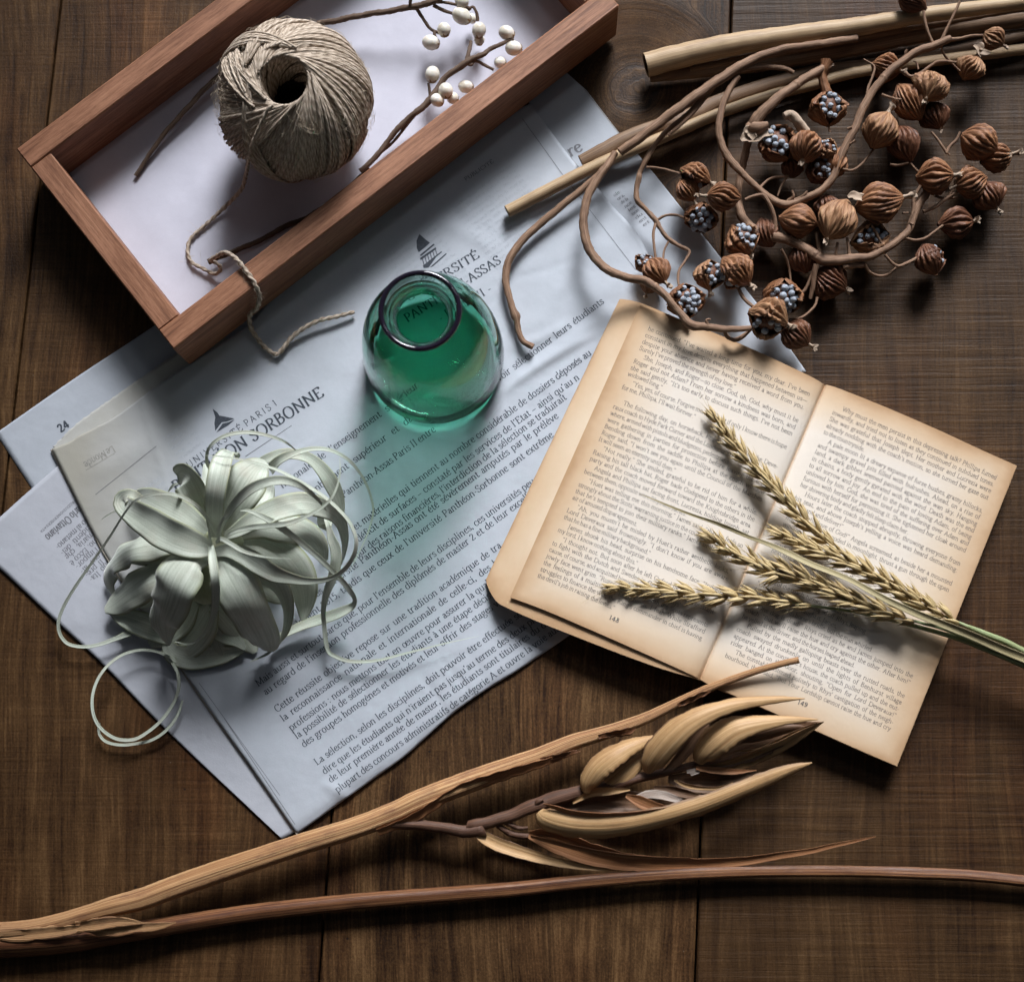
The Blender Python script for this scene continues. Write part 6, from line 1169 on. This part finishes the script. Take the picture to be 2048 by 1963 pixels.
g = np.vstack([Hl('-120,1100,11,80 0,1096,12,62 120,1086,12,62 230,1062,12,62 340,1030,12,64 450,1000,13,78 560,972,13,86 700,920,13,88 850,868,13,88 1000,818,14,86 1200,752,14,84 1400,690,14,84 1550,632,14,86'), Hh_('-260,810,14,122 0,712,14,122 200,640,14,112 380,575,14,100 560,500,14,88 760,440,14,74 950,372,14,64 1100,300,14,54 1250,228,15,48 1400,168,17,42 1560,112,19,38 1700,72,21,36 1790,52,22,36')])
p, r = wpath(half(g, .47), 190); mb = MB(); mb.tube(p, r, 28, 7, .055, 8, bump=.012, flat=.66); mb.build('leaf_stalk', M_stalk, fl, recalc=False)
p, r = wpath(half(np.vstack([Hl('1480,712,15,30 1620,655,16,44'), Hh_('-60,752,17,60 100,700,18,74 250,655,18,66 400,610,18,46 520,570,18,30 600,548,17,8')])), 60); mb = MB(); mb.leaf(p, r, [35, 45, 30], .3, .0006, 9, .12, .01); mb.build('split_sheath', M_bractr, fl)
for rows in ('700,470,17,26 780,452,18,40 860,440,19,46 900,425,19,10', '1130,300,16,20 1190,272,17,40 1260,240,17,34 1310,225,17,6', '380,590,18,10 460,580,19,34 540,560,20,30 600,545,19,4'):
    p, r = wpath(half(Hh_(rows)), 22); mb = MB(); mb.leaf(p, r, [10, 40, 10], .4, .0004, 7, .25, .006); mb.build('peeling_bark', M_stalkr, fl)
g = np.vstack([Hl('-120,1150,6,120 0,1146,6,104 150,1140,6,98 300,1130,6,88 430,1112,6,76 600,1088,7,66 800,1056,7,62 1000,1026,7,60 1250,998,7,58 1500,974,7,56'), Hb('200,902,7,48 400,880,7,46 600,862,7,44 800,848,7,44 1000,840,7,42 1200,838,7,40 1400,840,7,38 1600,846,7,40 1780,854,7,38 1960,872,7,38 2150,895,7,38')])
p, r = wpath(half(g), 170); mb = MB(); mb.tube(p, r, 20, 4, .08, 8, bump=.02); mb.build('stem', M_stalkr, fl, recalc=False)
for rows, mt in (('330,1085,14,30 430,1098,15,44 540,1085,15,40 620,1080,15,30 690,1066,15,4', M_stalk), ('300,1082,15,40 380,1072,17,50 470,1062,17,40 560,1068,16,8', M_stalk), ('-60,1105,13,40 100,1112,14,50 250,1098,15,44 350,1080,15,20', M_stalk)):
    p, r = wpath(half(Hl(rows)), 30); mb = MB(); mb.leaf(p, r, 10, .35, .0004, 7, .03, .03, rag=.2); mb.build('peeling_bark', mt, fl)
mb = MB()
for s in (np.vstack([Hl('1420,700,12,34 1520,680,13,44 1620,682,13,40 1720,692,13,40 1820,708,13,46 1900,700,13,50'), Hh_('-20,962,13,60 100,935,13,64 220,900,13,66 340,850,14,72 470,805,14,74 600,770,15,66 740,745,15,60 860,710,16,56 960,685,16,50 1080,660,16,44 1200,630,15,40 1320,610,14,30')]), Hh_('180,930,13,30 260,965,12,26 315,965,12,16'), Hh_('150,950,12,30 230,1000,11,34 330,1010,10,30 420,1000,9,10'), Hh_('350,850,15,30 370,825,17,30 400,812,18,10')):
    p, r = wpath(half(s), 60); mb.tube(p, r, 12, 3, .06, 30, bump=.08)
mb.build('flower_stem', M_fstem, fl, recalc=False)
def bract(rows, mat, roll=0, cup=.5, n=70, wave=.03, name='bract', zm=Hh_, th=.0008):
    p, r = wpath(half(zm(rows)), n); mb = MB(); mb.leaf(p, r, roll, cup, th, 29, wave, .03, ridge=.014, rag=.06); return mb.build(name, mat, fl)
# dark floor of the flower: old flowers between the bracts
bract('480,850,11,40 640,820,12,110 800,830,12,130 980,840,12,120 1120,850,12,60 1180,850,12,10', M_bractd, 0, .3, 40, .15, 'floret')
bract('560,830,17,10 660,775,18,44 760,765,18,40 870,758,18,10', M_bract, 10, .5, 30, .1, 'floret'); bract('1000,745,18,16 1100,760,19,46 1200,785,19,40 1270,795,18,6', M_bractd, 10, .5, 30, .1, 'floret')
bract('900,800,18,16 960,785,19,40 1040,785,20,46 1120,810,19,36 1190,835,18,8', M_pith, 0, .2, 30, .2, 'floret'); bract('850,790,18,20 920,820,19,60 1000,850,19,56 1140,870,17,10', M_bractr, 10, .4, 30, .1, 'floret')
bract('1080,700,14,40 1200,715,14,100 1320,715,13,110 1430,700,12,70 1560,655,12,10', M_bractd, 0, .35, 40, .1, 'floret'); bract('1110,705,18,10 1180,735,19,24 1290,750,19,20 1370,745,19,20 1430,718,19,4', M_bract, 20, .5, 30, .1, 'floret'); bract('1230,640,19,20 1350,655,19,36 1450,660,19,26 1560,652,18,4', M_bractr, 0, .4, 30, .1, 'floret')
bract('1180,660,18,20 1240,655,18,26 1200,675,18,20', M_pith, 0, .3, 12, .1, 'floret')
# bracts, lowest to highest
bract('1010,480,14,10 940,500,15,46 850,545,16,60 760,610,17,40 700,690,16,20', M_bractd, 0, .5, 40)
bract('960,560,17,16 900,620,18,80 830,680,18,96 760,730,17,70 700,760,16,20', M_bract, 12, -.35, 40)
bract('630,772,20,50 640,715,23,106 690,640,26,136 770,575,27,130 870,520,25,96 960,488,22,56 1050,462,19,8', M_bract, [-18, -28, -20], -.42)
bract('1230,610,17,40 1290,590,17,110 1400,560,16,150 1540,510,16,160 1680,460,17,120 1800,420,18,60 1900,392,20,8', M_bractd, 0, .35, 60)
bract('1260,645,16,30 1380,630,17,80 1500,590,18,100 1640,530,19,110 1760,465,21,90 1860,415,22,50 1926,388,23,5', M_bract, [30, 45, 40], .45)
bract('1440,545,21,6 1560,540,22,20 1680,500,23,22 1800,440,24,20 1880,405,24,4', M_bract, 50, .4, 40)
bract('1480,500,20,10 1560,470,21,60 1680,435,22,60 1780,420,22,30 1830,415,22,4', M_bractd, 10, -.3, 40)
bract('1240,610,20,60 1270,560,24,130 1340,490,28,168 1430,430,30,150 1540,400,30,110 1680,382,29,64 1800,376,27,32 1895,376,25,5', M_bract, [-10, -20, -12], -.4)
bract('1300,400,22,10 1250,450,21,50 1190,530,20,60 1120,610,18,50 1040,680,17,20', M_bractd, 0, .5, 40)
bract('965,665,20,50 975,620,24,120 1020,550,29,150 1090,470,33,156 1180,395,35,134 1300,335,35,104 1430,295,33,80 1560,276,30,58 1700,265,27,34 1824,262,25,5', M_bract, [-14, -20, -10], -.42)
bract('372,885,20,70 400,915,22,120 480,945,24,140 600,965,25,142 760,965,26,136 920,942,26,128 1080,905,26,118 1230,860,25,112 1380,805,24,106 1530,742,23,98 1680,680,22,80 1780,640,22,50 1862,612,22,8', M_bract, [20, 26, 18], -.45, 100)
bract('400,835,24,10 470,855,26,34 560,880,27,40 700,892,28,36 850,888,28,30 1000,868,28,14 1100,850,27,3', M_bractr, 50, .3, 60)
bract('30,985,13,20 70,1015,13,60 160,1060,12,70 300,1105,11,64 450,1145,9,50 600,1175,8,34 800,1200,7,6', M_bract, [-10, 0], .45, 60)
bract('320,1000,12,40 420,1020,11,110 560,1070,10,130 720,1120,9,120 900,1150,9,96 1100,1160,9,80 1300,1156,9,62 1500,1142,10,50 1700,1112,12,38 1850,1090,13,30 1960,1065,14,26 2100,1036,15,16 2210,1012,16,4', M_bractr, [15, 25, 10], .4, 100)
bract('330,1010,14,16 450,1040,16,30 620,1080,16,30 800,1110,16,26 1000,1126,15,18 1200,1130,14,5', M_bractr, 40, .4, 60)
